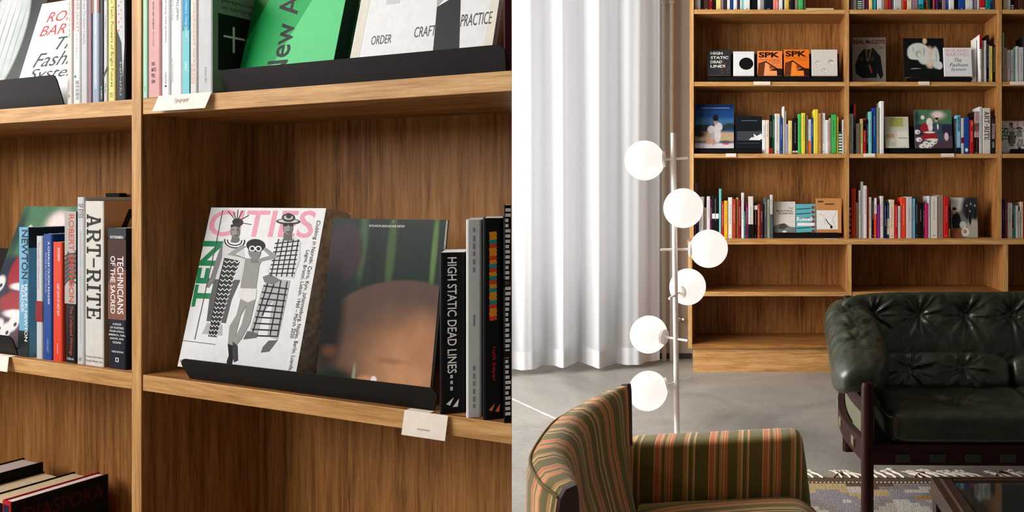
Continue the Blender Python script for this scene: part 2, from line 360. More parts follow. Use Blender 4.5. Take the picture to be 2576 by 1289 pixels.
for z in [base_z]+levels+[top_z]:
    u_ = mitre(.003, .001+LP, ND, z-TH, z).build('shelf', oak_shade_x, near); mitre(.003, .001, .001+LP, z-TH, z).build('lit_edge', oak_lit_x, u_, .0008)
    u_ = bx('shelf', (-PT-LW+.0005, -PT-.0005, .001+LP, ND, z-TH, z), oak_shade_x, near); bx('lit_edge', (-PT-LW+.0005, -PT-.0005, .001, .001+LP, z-TH, z), oak_lit_x, u_, .0008)

# ------------------------------------------------------------------ far bookcase
YU, YL, YB = 4.76, 4.64, 5.045
far = thing('bookcase', 'wide oak bookcase against the back wall with a deeper lower part and plinth', 'bookcase', (0, 0, 0))
def fx(u, Y=YU): return (u-P)/F*Y
def fz(v, Y=YU): return H-(v-Q)/F*Y
FXS = [(fx(1735), fx(1745)), (fx(2125.5), fx(2136)), (fx(2509), fx(2520)), (2.56, 2.587)]
SA, SB, SC_ = fz(24), fz(206), fz(387); SD = fz(603, YL); SE = fz(735, YL); SF = fz(867, YL); ST = .027
for x0, x1 in FXS:
    for y_, a_, b_ in ((YU, SD, 3.25), (YL, .155, SD-.031)): u_ = bx('upright', (x0, x1, y_+LP, YB, a_, b_), oak_shade_z, far); bx('lit_edge', (x0, x1, y_, y_+LP, a_, b_), oak_lit_z, u_)
bx('counter_board', (FXS[0][0]-.004, FXS[3][1]+.004, YL-.004, YB, SD-.031, SD), oak_lit_x, far, .0015)
bx('plinth', (fx(1743, 4.66), FXS[3][1]-.01, 4.66, YB, 0, .152), oak_lit_x, far)
bx('bottom_board', (FXS[0][0]+.001, FXS[3][1]-.001, YL+.001, YB, .153, SF) if False else (FXS[0][1], FXS[3][0], YL+.001, YB, .153, SF), oak_shade_x, far)
bx('top_board', (FXS[0][0], FXS[3][1], YU, YB, 3.25, 3.28), oak_shade_x, far)
for (a, b), (c, d) in zip(FXS[:-1], FXS[1:]):
    for z, y_ in ((SA, YU+.002), (SB, YU+.002), (SC_, YU+.002), (SA+.46, YU+.002), (SE, YL+.004)): u_ = bx('shelf', (b, c, y_+LP, YB-.01, z-ST, z), oak_shade_x, far); bx('lit_edge', (b, c, y_, y_+LP, z-ST, z), oak_lit_x, u_)
    bx('back_panel', (b, c, YB-.01, YB, .152, 3.25), oak_shade_z, far)

# ------------------------------------------------------------------ magazine stands and shelf cards
def stand(label, loc, rz, w, lip, depth, back, lean, group, cut=.02, th=.0018, b0=.004, b1=.004):
    "black steel book rest: x across, lip towards -y"
    o = thing('magazine_stand', label, 'stand', (loc[0], loc[1], loc[2]+.0006), rz, group)
    r = min(.012, lip*.35); arc = lambda cx, cz, a0, a1: [(cx+r*math.cos(R(a0+(a1-a0)*i/5)), cz+r*math.sin(R(a0+(a1-a0)*i/5))) for i in range(6)]
    poly = [(cut, 0), (w-cut, 0)]+arc(w-r, lip-r, 0, 90)+arc(r, lip-r, 90, 180)
    l = MB().prism(poly, 0, th, 'y').build('lip', black_metal, o); l.rotation_euler = (R(14), 0, 0)
    bx('base', (max(cut, b0), w-max(cut, b1), 0, depth, 0, th), black_metal, o)
    b = bx('back_plate', (b0, w-b1, 0, th, 0, back), black_metal, o); b.location = (0, depth-.001, th*.5); b.rotation_euler = (-lean, 0, 0)
    return o
def card(label, loc, rz, w, hh, group, txt=None, skew=0, tilt=12, fd=.03, fw=None):
    "cream card folded over the shelf edge"
    o = thing('shelf_card', label, 'card', loc, rz, group); t = .0006
    tilt = -tilt; fw = fw or w
    if fd: MB().prism([(0, 0), (fw, 0), (fw, fd), (0, fd)], .0003, .0003+t).build('top_flap', card_m, o)
    fl = MB().prism([(-skew, -hh), (w-skew, -hh), (w, .0012), (0, .0012)], -.0012-t, -.0012, 'y').build('front_flap', card_m, o); fl.rotation_euler = (R(tilt), 0, 0)
    pr = Print(w, hh)
    if txt: pr.text((150, 140, 132), txt, .36, .42, .64, .8, shear=.25)
    else: pr.rect((176, 166, 158), .35, .3, .62, .36)
    q = pr.build('handwriting', o)
    q.parent = fl; q.rotation_euler = (0, 0, 0); q.location = (-skew*.5, -.0014-t, -hh)
    return o
# ------------------------------------------------------------------ books in the near bookcase
RZN = -PHI
def nbook(u0, u1, vt, base, col, label, group, t=.02, d=.15, pr=None, hard=False, page=None, roll=0, side=None, extra_h=0):
    "spine between photo columns u0 and u1, top at row vt, standing on the near shelf at height base"
    s0, s1 = nS(u0, t), nS(u1, t); h = nZ((u0+u1)/2, vt, t)-base-.0004+extra_h; w = s1-s0-.0005
    p = None
    if pr: p = Print(w, h); pr(p)
    sp = None
    if side: sp = Print(d, h); side(sp)
    return book(label, nb(s0, t, base+.0003), RZN, w, h, min(d, ND-t-.004), col, group, roll, hard, page, p, sideprint=sp)
GU = 'books on the near upper shelf'; GL = 'books on the near lower shelf'; GB = 'books low in the near bookcase'; GS = 'black magazine stands'
Wt, Bk, Rd = (236, 236, 236), (26, 26, 28), (190, 44, 40)
# left bay, upper shelf ------------------------------------------------------------
stand('black steel magazine stand under the white Fashion System cover, near bookcase', nb(nS(-330, .012), .012, UT), RZN, nS(161, .012)-nS(-330, .012), .058, .1, .22, R(15), GS, .0, b1=.03)
def fs_print(p):
    p.text(Rd, 'ROLAND', .16, .8, .99, .9, shear=.2); p.text(Rd, 'BARTHES', .12, .67, .99, .77, shear=.2)
    p.rect((214, 190, 186), .1, .6, .92, .603)
    p.text((24, 44, 40), 'The', .42, .52, .84, .64, shear=.35); p.text((24, 44, 40), 'Fashion', .16, .37, .98, .5, shear=.35); p.text((24, 44, 40), 'System', .14, .23, .9, .355, shear=.35); p.rect((180, 190, 190), .08, .2, .9, .203)
t = .035; s0 = nS(24, t); hh = .232; w = nS(167, .014)-s0-.002; p = Print(w, hh); fs_print(p)
face_book('white paperback lettered in red and dark green script on stand, near upper shelf', nb(s0, t, UT+.004), RZN, R(13), w, hh, .014, 'white', GU, p)
def knit(p):
    g = (208, 214, 212); bl = [(.42, .55, .38, .5, (190, 198, 196), .12), (.36, .6, .3, .42, g, .5)]
    for k in range(6): bl.append((.18+.1*k, .55+.02*(k % 2), .016, .42, (150, 160, 158), .8))
    p.rect(soft('photo_cover_knit', p.w, p.h, (52, 55, 56), bl), 0, 0, 1, 1)
t = .05; w = .22; p = Print(w, .3); knit(p); s0 = nS(24, .035)-w-.004-.012
face_book('black-covered thick book with pale knitted garment on its cover, beside script paperback', nb(s0, t, UT+.004), RZN, R(13), w, .3, .03, 'charcoal', GU, p, page=plain('taupe_page_edges', (150, 138, 126), .8))
def T(c, txt, x0, y0, x1, y1, **k): return lambda p: p.text(c, txt, x0, y0, x1, y1, -90, **k)
def many(*fs):
    def g(p):
        for f_ in fs: f_(p)
    return g
def Rc(c, x0, y0, x1, y1): return lambda p: p.rect(c, x0, y0, x1, y1)
UH = .02
def up(u0, u1, col, what, pr, vt=-40, **k): return nbook(u0, u1, vt, UT, col, what+', near upper shelf', GU, pr=pr, **k)
up(168, 182, 'offwhite', 'slim off-white book spine beside the script paperback', many(lambda p: p.dashes((176, 176, 176), .48, .55, .9, .22, 8, 1), T(Bk, 'A', .3, .06, .6, .09)), t=.014)
up(183, 202, 'white', 'white book with red lettering and dark Japanese publisher name', many(Rc((180, 30, 34), .0, .62, .18, .9), T((196, 90, 80), 'LEATHER JACKET', .36, .6, .8, .98), T((90, 96, 100), 'レザージャケット', .42, .38, .66, .58), lambda p: p.ell((30, 140, 84), .35, .235, .14, .012), T((24, 50, 44), '誠文出版社', .4, .04, .85, .2)), t=.014)
up(203, 220, 'palegrey', 'pale grey Threaded Needle spine', T((150, 148, 150), 'Through the Threaded Needle', .3, .5, .68, .99), t=.014)
up(220.5, 230, 'mauve', 'mauve-brown slim book beside the Threaded Needle spine', None, t=.014)
up(231, 250, (150, 166, 188), 'grey-blue Patterns spine with rust top', many(Rc((150, 92, 66), 0, .76, 1, 1), Rc((186, 194, 206), .3, .12, .72, .98), T((226, 230, 236), 'Patterns become Design   Making clothes together', .4, .16, .64, .96)), t=.014)
up(250.5, 260, 'black', 'slim black book with green dot between grey-blue and white spines', many(Rc((230, 230, 230), .3, .9, .9, .915), lambda p: p.ell((40, 180, 110), .5, .13, .2, .012), T(Wt, '出版社', .35, .03, .75, .11)), t=.014)
up(260.5, 270, 'palegrey', 'slim pale spine lettered GIANT WOMEN', many(T(Bk, 'GIANT WOMEN', .35, .86, .75, 1), T((70, 70, 74), 'Anne Bauer', .4, .62, .65, .74), lambda p: p.poly((60, 62, 66), [(0, .2), (1, .27), (1, .31), (0, .24)]), T(Bk, 'M.dc', .35, .08, .7, .16)), t=.014)
up(271, 290, 'paleyellow', 'pale yellow Fashion Tech spine', many(T((50, 66, 48), 'Fashion Tech: Pioneers of Bright Futures', .3, .13, .78, .99), T((110, 110, 70), 'BIS', .3, .04, .7, .08)), t=.014)
up(290.5, 316.8, 'black', 'black book with white brush strokes beside the oak upright', many(lambda p: p.poly((196, 198, 202), [(.1, 1), (.85, 1), (.9, .5), (.72, .2), (.6, .5), (.15, .62)]), *[Rc((226, 96, 84), .25, .6+.07*k, .4, .615+.07*k) for k in range(6)], *[Rc((226, 96, 84), .52, .63+.07*k, .62, .645+.07*k) for k in range(5)], T(Wt, 'オールドワールドプレス', .42, .05, .62, .34)), t=.014)
# right bay, upper shelf -----------------------------------------------------------
up(358.6, 371, 'mint', 'tall mint green book beside the oak upright', T((120, 150, 136), 'Pal', .4, .06, .62, .1), t=.0006, d=.13)
up(371.6, 404.5, 'pink', 'pink book asking about female type designers', many(T((176, 60, 64), 'How many', .36, .86, .52, .99), T((60, 30, 70), 'female type designers', .36, .6, .52, .845, bold=.008), T((176, 60, 64), 'do you know?', .36, .45, .52, .585), *[lambda p, k=k, s_=s_: p.text((60, 30, 70), s_, .3, .28-.052*k, .3+.09*len(s_), .315-.052*k, bold=.01) for k, s_ in enumerate(('ONO', 'MATO', 'PEE', '184'))]), t=.0006)
up(405.5, 428, 'white', 'white Poetik des Kalenders spine', many(T((60, 60, 64), 'Christian Kiening • Poetik des Kalenders', .42, .48, .62, .92), T((110, 110, 112), 'CHRONOS', .42, .11, .62, .22), Rc(Bk, .42, .085, .62, .1)), t=.0006)
up(428.5, 459, 'white', 'white Designing Japan spine', many(T((70, 70, 74), 'DESIGNING JAPAN', .45, .68, .72, 1), T((150, 150, 152), 'KENYA HARA', .12, .68, .26, .93), T((140, 140, 142), 'Lars Müller Publishers', .14, .12, .24, .34)), t=.0006)
up(459.5, 477, 'cyan', 'cyan Modes of Criticism spine', many(Rc((120, 200, 206), 0, 0, 1, .58), Rc((24, 150, 196), 0, .62, 1, 1), T(Wt, 'Modes of Criticism 5 - Design Systems', .34, .52, .7, .99), T(Wt, 'ONO', .3, .22, .7, .3)), t=.0006)
up(477.5, 496, 'offwhite', 'off-white book with red-orange Cyrillic lettering', many(T((236, 120, 96), 'ЗНАК УКРАЇНСЬКОЇ ТОГРАФІКИ', .5, .1, .72, 1), T((236, 120, 96), 'ВИДАННЯ', .2, .1, .36, .28)), t=.0006)
def pers(p):
    p.rect((132, 154, 136), 0, 0, 1, 1); p.text((40, 48, 44), 'perspectives', .1, .84, .5, .885); p.text((40, 48, 44), 'on typography', .1, .775, .52, .825); p.rect((28, 34, 34), .06, .22, .62, .74); p.rect((226, 230, 226), .22, .4, .245, .64); p.rect((226, 230, 226), .12, .53, .36, .55)
up(496.5, 535, 'palegrey', 'thick pale grey spine with sage green typography cover', T((120, 122, 130), 'Edition 841', .5, .1, .62, .24), t=.0006, side=pers)
t = .014; s0 = nS(566, t); sw = nS(1284, t)-s0
stand('long black steel magazine stand under the bright green cover, near bookcase', nb(s0, t, UT), RZN, sw-.004, .039, .07, .16, R(12), GS, .004, b0=.1, b1=.17)
card('cream card handwritten Typography folded over the near upper shelf edge', nb(nS(404), -.0015, UT), RZN, nS(537)-nS(404), .027, 'shelf cards', 'Typography', .006, 14, fd=0)
G1, G2 = (64, 205, 122), (24, 165, 84)
def green(p):
    p.poly(G2, [(0, 0), (.25, 0), (.9, 1), (0, 1)]); p.poly((10, 110, 44), [(0, .35), (.35, 1), (0, 1)]); p.text((16, 24, 22), 'New Aesthetics', .3, .05, .52, 1.4, 90, bold=.012)
t = .034; s0 = nS(592, t); w = nS(828, t)-s0; p = Print(w, .25); green(p)
face_book('bright green cover with bold black upright lettering on stand', nb(s0, t, UT+.004), RZN, R(12), w, .25, .026, (52, 196, 110), GU, p, page=plain('dark_green_edges', (10, 62, 40), .7))
def order(p):
    g = (170, 172, 170)
    p.poly((190, 190, 186), [(0, .72), (.42, .84), (.42, 1), (0, 1)]); p.poly(Bk, [(.36, .8), (.78, 1), (.36, 1)]); p.rect((226, 220, 206), 0, 0, .07, .7); p.rect((226, 220, 206), .945, 0, 1, .95)
    p.poly(g, [(.5, 1), (.66, 1), (.72, .62), (.58, .46)]); p.poly(Bk, [(.58, .46), (.66, .5), (.72, .62), (.8, .05), (.8, 0), (.62, 0)])
    p.text((70, 70, 72), 'ORDER', .14, .25, .29, .31); p.text((70, 70, 72), 'CRAFT', .45, .27, .6, .34); p.text((70, 70, 72), 'PRACTICE', .765, .31, .97, .39); p.rect((206, 208, 210), .2, .52, .3, .72); p.rect((206, 208, 210), .3, .1, .5, .17)
t = .034; s0 = nS(868, t); w = nS(1228, t)-s0; p = Print(w, .25); order(p)
face_book('white photo magazine lettered ORDER CRAFT PRACTICE on the long black stand', nb(s0, t, UT+.004), RZN, R(12), w, .25, .008, 'white', GU, p, name='magazine', cat='magazine')
# books turned to face the room at the mitred end
RT = math.atan((P-1288)/F)
def tbook(u0, u1, vt, base, col, label, group, t=.01, d=.12, pr=None, page=None):
    "turned so its sides run along the mitred end"
    s0 = nS(u0, t); x0, y0, _ = nb(s0, t, 0); k1 = (u1-P)/F; c, s_ = math.cos(RT), math.sin(RT)
    # width w along (c, s_) until the column u1 is reached
    w = (k1*y0-x0)/(c-k1*s_); h = H-(vt-Q)/F*y0-base-.0004; p = None
    if pr: p = Print(w-.0006, h); pr(p)
    return book(label, (x0, y0, base+.0003), RT, w-.0006, h, d, col, group, 0, False, page or pages_w, p)
tbook(1268, 1286.8, -30, UT, 'maroon', 'dark maroon book at the end of the long black stand, near upper shelf', GU, t=.03, d=.04)
# left bay, lower shelf ------------------------------------------------------------
def lo(u0, u1, vt, col, what, pr=None, t=.012, **k): return nbook(u0, u1, vt, LT, col, what+', near lower shelf', GL, t=t, pr=pr, **k)
stand('black steel magazine stand under the red-and-white figure magazine, near bookcase', nb(nS(-330, .014), .014, LT), RZN, nS(44, .014)-nS(-330, .014), .04, .08, .2, R(12), GS, .0)
def santa(p):
    sn = (232, 226, 224); rd = (156, 38, 46); nv = (44, 48, 68)
    bl = [(.5, .46, 3, .2, nv, .3), (.5, .1, 3, .26, (84, 62, 74), .4), (.64, .86, .3, .17, (206, 190, 184), .9), (.62, .88, .2, .11, (236, 214, 210), .7), (.05, .8, .14, .3, (40, 62, 54), .8),
          (.3, .52, .17, .16, rd, .25), (.42, .3, .3, .09, rd, .3), (.6, .3, .14, .1, rd, .4), (.4, .68, .1, .13, sn, .3), (.42, .55, .08, .15, sn, .4), (.22, .8, .06, .07, sn, .4), (.48, .22, .25, .04, sn, .5), (.4, .41, .2, .035, sn, .5),
          (.62, .52, .13, .17, (66, 78, 98), .3), (.68, .3, .1, .18, (62, 74, 94), .3), (.58, .72, .05, .06, (208, 164, 146), .4), (.6, .77, .06, .04, (40, 34, 34), .4), (.62, .56, .03, .1, sn, .5), (.84, .3, .07, .13, (226, 196, 206), .4)]
    for x, y in ((.1, .22), (.28, .12), (.18, .05), (.42, .1), (.06, .42), (.5, .16), (.34, .03)): bl.append((x, y, .1, .075, sn, .4)); bl.append((x+.03, y-.01, .03, .02, nv, .5))
    p.rect(soft('photo_cover_figures', p.w, p.h, (74, 118, 88), bl), 0, 0, 1, 1)
t = .045; w = .23; s0 = nS(45.5, .012)-w-.004; p = Print(w, .3); santa(p)
face_book('colourful photo magazine with red-and-white figure on green, near lower shelf', nb(s0, t, LT+.003), RZN, R(16), w, .3, .006, 'slate', GL, p, name='magazine', cat='magazine')
lo(45.5, 72, 572, 'sky', 'light blue NEWTON reader with black foot', many(Rc((28, 32, 36), 0, 0, 1, .2), T((36, 44, 52), 'NEWTON', .34, .6, .92, .98, bold=.02), T(Wt, 'HUEY P. NEWTON', .62, .12, .92, .56, bold=.012), T(Wt, 'READER', .3, .34, .56, .55, bold=.01), T((20, 30, 36), 'THE NEW', .5, .56, .8, .595)), d=.16,
   side=lambda p: (p.rect((30, 44, 58), 0, .84, 1, 1), p.rect((96, 160, 196), 0, .2, .5, .84), p.rect((30, 34, 40), .3, 0, 1, .6), p.text(Wt, 'NEWTON', .2, .86, 1, .95, bold=.02)))
lo(90, 107, 594, 'palegrey', 'slim pale spine with a dark red band', many(Rc((140, 26, 30), 0, .3, 1, .47), T((150, 150, 152), 'The Letters of Denise Levertov', .3, .56, .6, .95), Rc((170, 170, 172), .2, .075, .8, .078)), d=.14)
lo(107.5, 131, 589, 'blue', 'blue Charles Olson Reader spine', many(T(Wt, 'A CHARLES OLSON READER', .56, .44, .76, .94), T((190, 204, 226), 'EDITED BY RALPH MAUD', .3, .53, .42, .85), T((150, 180, 216), 'CARCANET', .45, .06, .65, .17)), d=.15)
lo(131.5, 157, 609, 'redorange', 'red-orange Last Days at Hot Slit spine', many(T(Wt, 'DWORKIN', .56, .84, .76, .95, bold=.01), T(Wt, 'LAST DAYS AT HOT SLIT', .5, .38, .72, .65, bold=.01), T(Wt, 'semiotext', .5, .06, .6, .15)), d=.14)
def smith(p):
    p.rect((174, 172, 168), 0, .39, 1, 1); p.poly((96, 94, 92), [(0, .5), (.3, .55), (.6, .5), (1, .58), (1, .75), (.6, .7), (.3, .74), (0, .68)])
    for k in range(7): p.stroke((60, 60, 60), [(0, .52+.03*k), (.4, .55+.028*k), (1, .53+.032*k)], .012)
    p.text((206, 72, 50), 'ROBERT SMITHSON', .36, .4, .82, .98, -90, bold=.012); p.text((206, 72, 50), 'The Collected Writings', .4, .05, .72, .375, -90); p.text(Wt, 'California', .2, .02, .8, .036)
lo(163, 192, 532, 'black', 'black and grey Robert Smithson Collected Writings', smith, d=.16)
lo(192.5, 212, 496, 'palegrey', 'tall slim SF EYES spine beside the Art-Rite book', many(T((70, 70, 72), 'SF EYES', .25, .875, .85, .96), T((150, 150, 152), 'THE CONTINUING STORY OF LIFE SOUL TALKING AND TALKING IN THE CITY', .48, .12, .62, .8), T((90, 90, 92), 'H&S', .3, .02, .7, .04)), d=.17)
def artrite(p):
    p.slab((44, 42, 42), 'ART-RITE', .12, .28, .84, .92, (1, 1, .95, .7, 1, .55, .95, .95)); p.text((60, 60, 62), 'Primary Information', .06, .045, .94, .06); p.text((60, 60, 62), 'Printed Matter, Inc.', .06, .02, .94, .036)
lo(212.5, 262, 506, 'offwhite', 'thick white ART-RITE spine beside black Sacred book', artrite, d=.165,
   side=lambda p: (p.rect((196, 160, 122), 0, 0, 1, 1), p.poly((30, 28, 28), [(.14, .8), (.2, .8), (.26, .9), (.3, .8), (.36, .8), (.28, .95), (.24, .95)]), p.rect((30, 28, 28), .4, .8, .44, .92)))
nbook(263, 300, 486, LT, 'black', 'tall black book standing behind the thick ART-RITE spine, near lower shelf', GL, t=.1915, d=.014)
def tech(p):
    p.rect((70, 40, 36), 0, .35, 1, .92); p.poly((128, 82, 70), [(0, .35), (0, .6), (.4, .75), (1, .7), (1, .35)]); p.rect((44, 52, 60), 0, .93, 1, 1)
    p.text(Wt, 'ROTHENBERG', .12, .925, .85, .945, bold=.01); p.text(Wt, 'TECHNICIANS', .52, .39, .86, .8, -90, bold=.012); p.text(Wt, 'OF THE SACRED', .14, .39, .4, .8, -90, bold=.012)
    for k, s_ in enumerate(('A RANGE', 'OF POETRIES', 'FROM AFRICA,', 'AMERICA, ASIA,', 'EUROPE, AND', 'OCEANIA')): p.text(Wt, s_, .5-.034*len(s_), .31-.026*k, .5+.034*len(s_), .325-.026*k, bold=.01)
    p.text(Wt, 'THIRD EDITION', .2, .115, .86, .128, bold=.008); p.rect(Wt, .42, .05, .6, .08); p.rect((26, 34, 44), .46, .055, .56, .075)
lo(272, 317.5, 574, (26, 32, 42), 'dark Technicians of the Sacred spine against the oak upright', tech, d=.12)
card('blank cream card folded over the near lower shelf edge beside blue NEWTON reader', nb(nS(-70), -.0015, LT), RZN, nS(27)-nS(-70), .027, 'shelf cards', None, -.01, 14, fd=.011)
# right bay, lower shelf: stand, thick white book, dark magazine ----------------------
t = .012; s0 = nS(466, t); s1 = nS(1108, t)
stand('long black steel magazine stand holding the thick white Cities book', nb(s0, t, LT), RZN, s1-s0, .036, .08, .2, R(12), GS, .012, b1=.14)
q5 = [(320, 93), (1065, 88), (845, 1232), (48, 1172)]
def cities(w, h):
    p = Print(w, h, q5); dk = (44, 44, 46); md = (120, 120, 122); lt = (176, 176, 178); sk = (150, 148, 146)
    p.textq((232, 158, 176), 'CITIES', [(296, 280), (985, 280), (1000, 104), (322, 108)], bold=.012, shear=.12)
    g, fa = glyphs('TEN', .03, 0)                                      # green, reading upwards
    bl, br, tr, tl = [np.array(z, float) for z in ((285, 755), (398, 312), (262, 312), (165, 755))]
    p.raw((20, 128, 76), [tuple((bl*(1-a)+br*a)*(1-b)+(tl*(1-a)+tr*a)*b) for a, b in g], fa)
    # figure in a banded collar and zigzag skirt
    p.poly(lt, [(270, 860), (230, 940), (285, 940), (300, 870)]); p.poly(lt, [(340, 860), (330, 945), (368, 945), (372, 870)])
    p.poly((90, 90, 92), [(330, 560), (505, 560), (440, 700), (395, 860), (265, 850), (290, 700)])
    p.poly((206, 206, 206), [(400, 305), (520, 300), (535, 400), (505, 565), (335, 565), (370, 430)]); p.poly(md, [(395, 305), (345, 430), (300, 560), (265, 620), (290, 625), (335, 560), (385, 420)])
    p.poly(dk, [(400, 420), (505, 440), (420, 640), (330, 958), (272, 955), (320, 740), (360, 560)])
    for k in range(17):
        y = 440+k*31; x0 = 405-(y-420)*.25; x1 = 500-(y-440)*.33
        xs = [x0+(x1-x0)*j/6 for j in range(7)]; p.stroke(Wt, [(x, y+(14 if j % 2 else 0)) for j, x in enumerate(xs)], 6); p.lay -= 1
    p.poly((110, 108, 106), [(455, 280), (500, 280), (515, 330), (440, 330)]); p.ell((112, 110, 108), 478, 245, 33, 50); p.ell((150, 148, 146), 470, 240, 20, 40); p.poly(dk, [(450, 222), (448, 205), (478, 194), (512, 205), (510, 222), (480, 212)]); p.ell(dk, 496, 186, 36, 26); p.stroke(dk, [(456, 236), (470, 234)], 5); p.stroke(dk, [(484, 234), (500, 236)], 5); p.stroke((70, 50, 50), [(466, 272), (490, 272)], 6)
    for dx, dy in ((-55, -75), (-20, -70), (10, -85), (40, -80), (80, -50), (95, 10)): p.stroke(dk, [(490, 185), (490+dx, 190+dy)], 5); p.lay -= 1
    for k in range(4): p.stroke(dk if k % 2 == 0 else Wt, [(472+(64-9*k)*math.cos(R(a)), 308+(44-8*k)*math.sin(R(a))) for a in range(-10, 195, 12)], 11)
    # figure in check shirt and plaid trousers
    p.poly(lt, [(700, 545), (830, 560), (800, 700), (740, 960), (670, 935), (715, 690), (650, 780), (600, 945), (535, 960), (590, 800), (650, 600)])
    for k in range(9): p.stroke(dk, [(655-12*k, 600+42*k), (815-9*k, 615+40*k)], 10); p.lay -= 1
    for a, b in (((690, 560), (570, 930)), ((730, 570), (640, 800)), ((770, 560), (690, 930)), ((810, 565), (740, 930))): p.stroke(dk, [a, b], 9); p.lay -= 1
    p.poly((100, 100, 102), [(680, 965), (740, 960), (680, 1040), (625, 1050), (640, 1010)]); p.poly((100, 100, 102), [(540, 905), (610, 920), (600, 950), (510, 965)])
    p.poly((214, 214, 214), [(745, 310), (830, 255), (900, 300), (895, 420), (850, 545), (720, 540), (680, 500), (725, 420)])
    for k in range(8): p.stroke(dk, [(735-6*k, 320+28*k), (895-5*k, 300+30*k)], 8); p.lay -= 1
    for k in range(5): p.stroke(dk, [(760+32*k, 290), (705+34*k, 535)], 8); p.lay -= 1
    p.poly(md, [(650, 540), (700, 520), (770, 560), (720, 590), (660, 575)])
    p.poly((100, 98, 96), [(795, 240), (845, 240), (850, 300), (790, 300)]); p.ell((110, 108, 106), 822, 212, 34, 54); p.ell((146, 144, 142), 814, 214, 20, 42); p.ell(dk, 824, 176, 78, 20); p.ell((200, 200, 200), 824, 173, 66, 12); p.ell(dk, 826, 152, 42, 28); p.ell((190, 190, 190), 826, 150, 30, 16); p.ell(dk, 828, 140, 18, 18); p.ell(Bk, 806, 196, 16, 12); p.ell(Bk, 842, 195, 16, 12); p.stroke((60, 46, 46), [(808, 244), (836, 242)], 6)
    # figure with raised elbows, boots
    p.poly(sk, [(540, 420), (650, 425), (630, 470), (605, 620), (600, 700), (555, 720), (520, 700), (500, 620), (520, 520)])
    p.poly(sk, [(540, 420), (420, 400), (520, 330), (545, 345), (470, 395), (560, 440)]); p.poly(sk, [(640, 440), (760, 410), (665, 340), (650, 355), (700, 400), (620, 425)])
    p.poly((222, 220, 218), [(490, 620), (610, 620), (600, 700), (520, 725), (492, 690)])
    p.poly(sk, [(500, 690), (550, 715), (500, 800), (470, 900), (440, 1010), (405, 1010), (420, 880), (470, 800)]); p.poly(sk, [(545, 715), (600, 690), (560, 850), (500, 960), (460, 1010), (440, 980), (500, 870)])
    p.poly(Bk, [(405, 1000), (440, 1010), (435, 1110), (420, 1170), (390, 1175), (395, 1120), (410, 1080)]); p.poly((60, 60, 62), [(440, 980), (470, 1010), (470, 1110), (445, 1125), (435, 1090)])
    p.poly((120, 118, 116), [(580, 410), (620, 410), (625, 450), (575, 450)]); p.ell((128, 126, 124), 602, 372, 42, 58); p.ell(Bk, 610, 335, 62, 42); p.ell(Wt, 588, 356, 21, 19); p.ell(Bk, 588, 356, 13, 12); p.ell(Wt, 628, 356, 21, 19); p.ell(Bk, 628, 356, 13, 12)
    p.stroke((110, 110, 110), [(400, 110), (355, 300), (180, 980)], 4); p.stroke((90, 90, 90), [(95, 990), (320, 1008)], 4)
    p.textq((50, 50, 52), 'Clubbing in Nairobi, Cairo, Kyiv, Johannesburg, Naples, Berlin, Luanda,', [(1000, 165), (800, 1165), (832, 1165), (1030, 168)])
    p.textq((50, 50, 52), 'Lagos, Bristol, Lisbon. 1960 – March 2020', [(930, 358), (815, 942), (845, 942), (958, 360)])
    p.textq((70, 70, 72), 'Spector Books', [(68, 1146), (240, 1166), (244, 1138), (72, 1122)], shear=.2); return p
t = .026; s0 = nS(445, t); w = nS(741, t)-s0; hh = .286; zb = LT+.0035
edge_m = plain('inked_page_edges', (236, 206, 180), .8, var=.4, scale=90)
face_book('thick white book with pink CITIES lettering and three printed figures on stand', nb(s0, t, zb), RZN, R(11.5), w, hh, .05, 'white', GL, cities(w, hh), page=edge_m)
def outl(w, h):
    "soft photographic cover: warm skin tones below, dark green curtain above"
    p = Print(w, h); m = soft('photo_cover_warm', w, h, (22, 38, 32), [
        (.56, .82, .055, .4, (66, 88, 50), .7), (.93, .82, .035, .34, (92, 122, 64), .7), (.3, .86, .06, .3, (64, 90, 54), .7), (.42, .82, .05, .4, (18, 30, 28), .7), (.78, .84, .1, .4, (20, 36, 34), .8),
        (.14, .8, .2, .2, (58, 42, 46), .3), (.75, .08, .95, .585, (92, 70, 60), .04), (.78, .1, .7, .5, (142, 102, 76), .6), (.82, .08, .5, .42, (206, 150, 108), .9), (.9, .3, .25, .25, (176, 124, 88), .9),
        (.06, .42, .2, .45, (24, 24, 26), .6), (.1, .22, .12, .06, (96, 58, 38), .9), (.08, .3, .06, .05, (26, 24, 24), .5), (.16, .05, .3, .11, (28, 42, 34), .6), (.46, .07, .13, .05, (206, 148, 108), .6), (.52, .085, .035, .028, (248, 240, 228), .5),
        (.6, .2, .3, .03, (160, 112, 80), .95), (.34, .08, .022, .11, (146, 152, 124), .6)], .4)
    p.rect(m, 0, 0, 1, 1)
    p.text((226, 226, 220), 'OUTLAWS IN LANGUAGE AND DESTINY', .34, .953, .66, .966, bold=.01); p.text((226, 226, 220), '›', .55, .982, .56, .99); return p
t = .03; s0 = nS(792, t); w = nS(1079, t)-s0; hh = .275
face_book('dark photo magazine headed OUTLAWS IN LANGUAGE AND DESTINY on stand', nb(s0, t, zb), RZN, R(7), w, hh, .007, (24, 34, 32), GL, outl(w, hh), name='magazine', cat='magazine')
card('cream card folded over the near lower shelf edge below the dark photo magazine', nb(nS(1022), -.0015, LT), RZN, nS(1131)-nS(1022), .034, 'shelf cards', None, .001, 8, fd=.0105, fw=nS(1082)-nS(1022))
tl = lambda *a, **k: tbook(*a, **k)
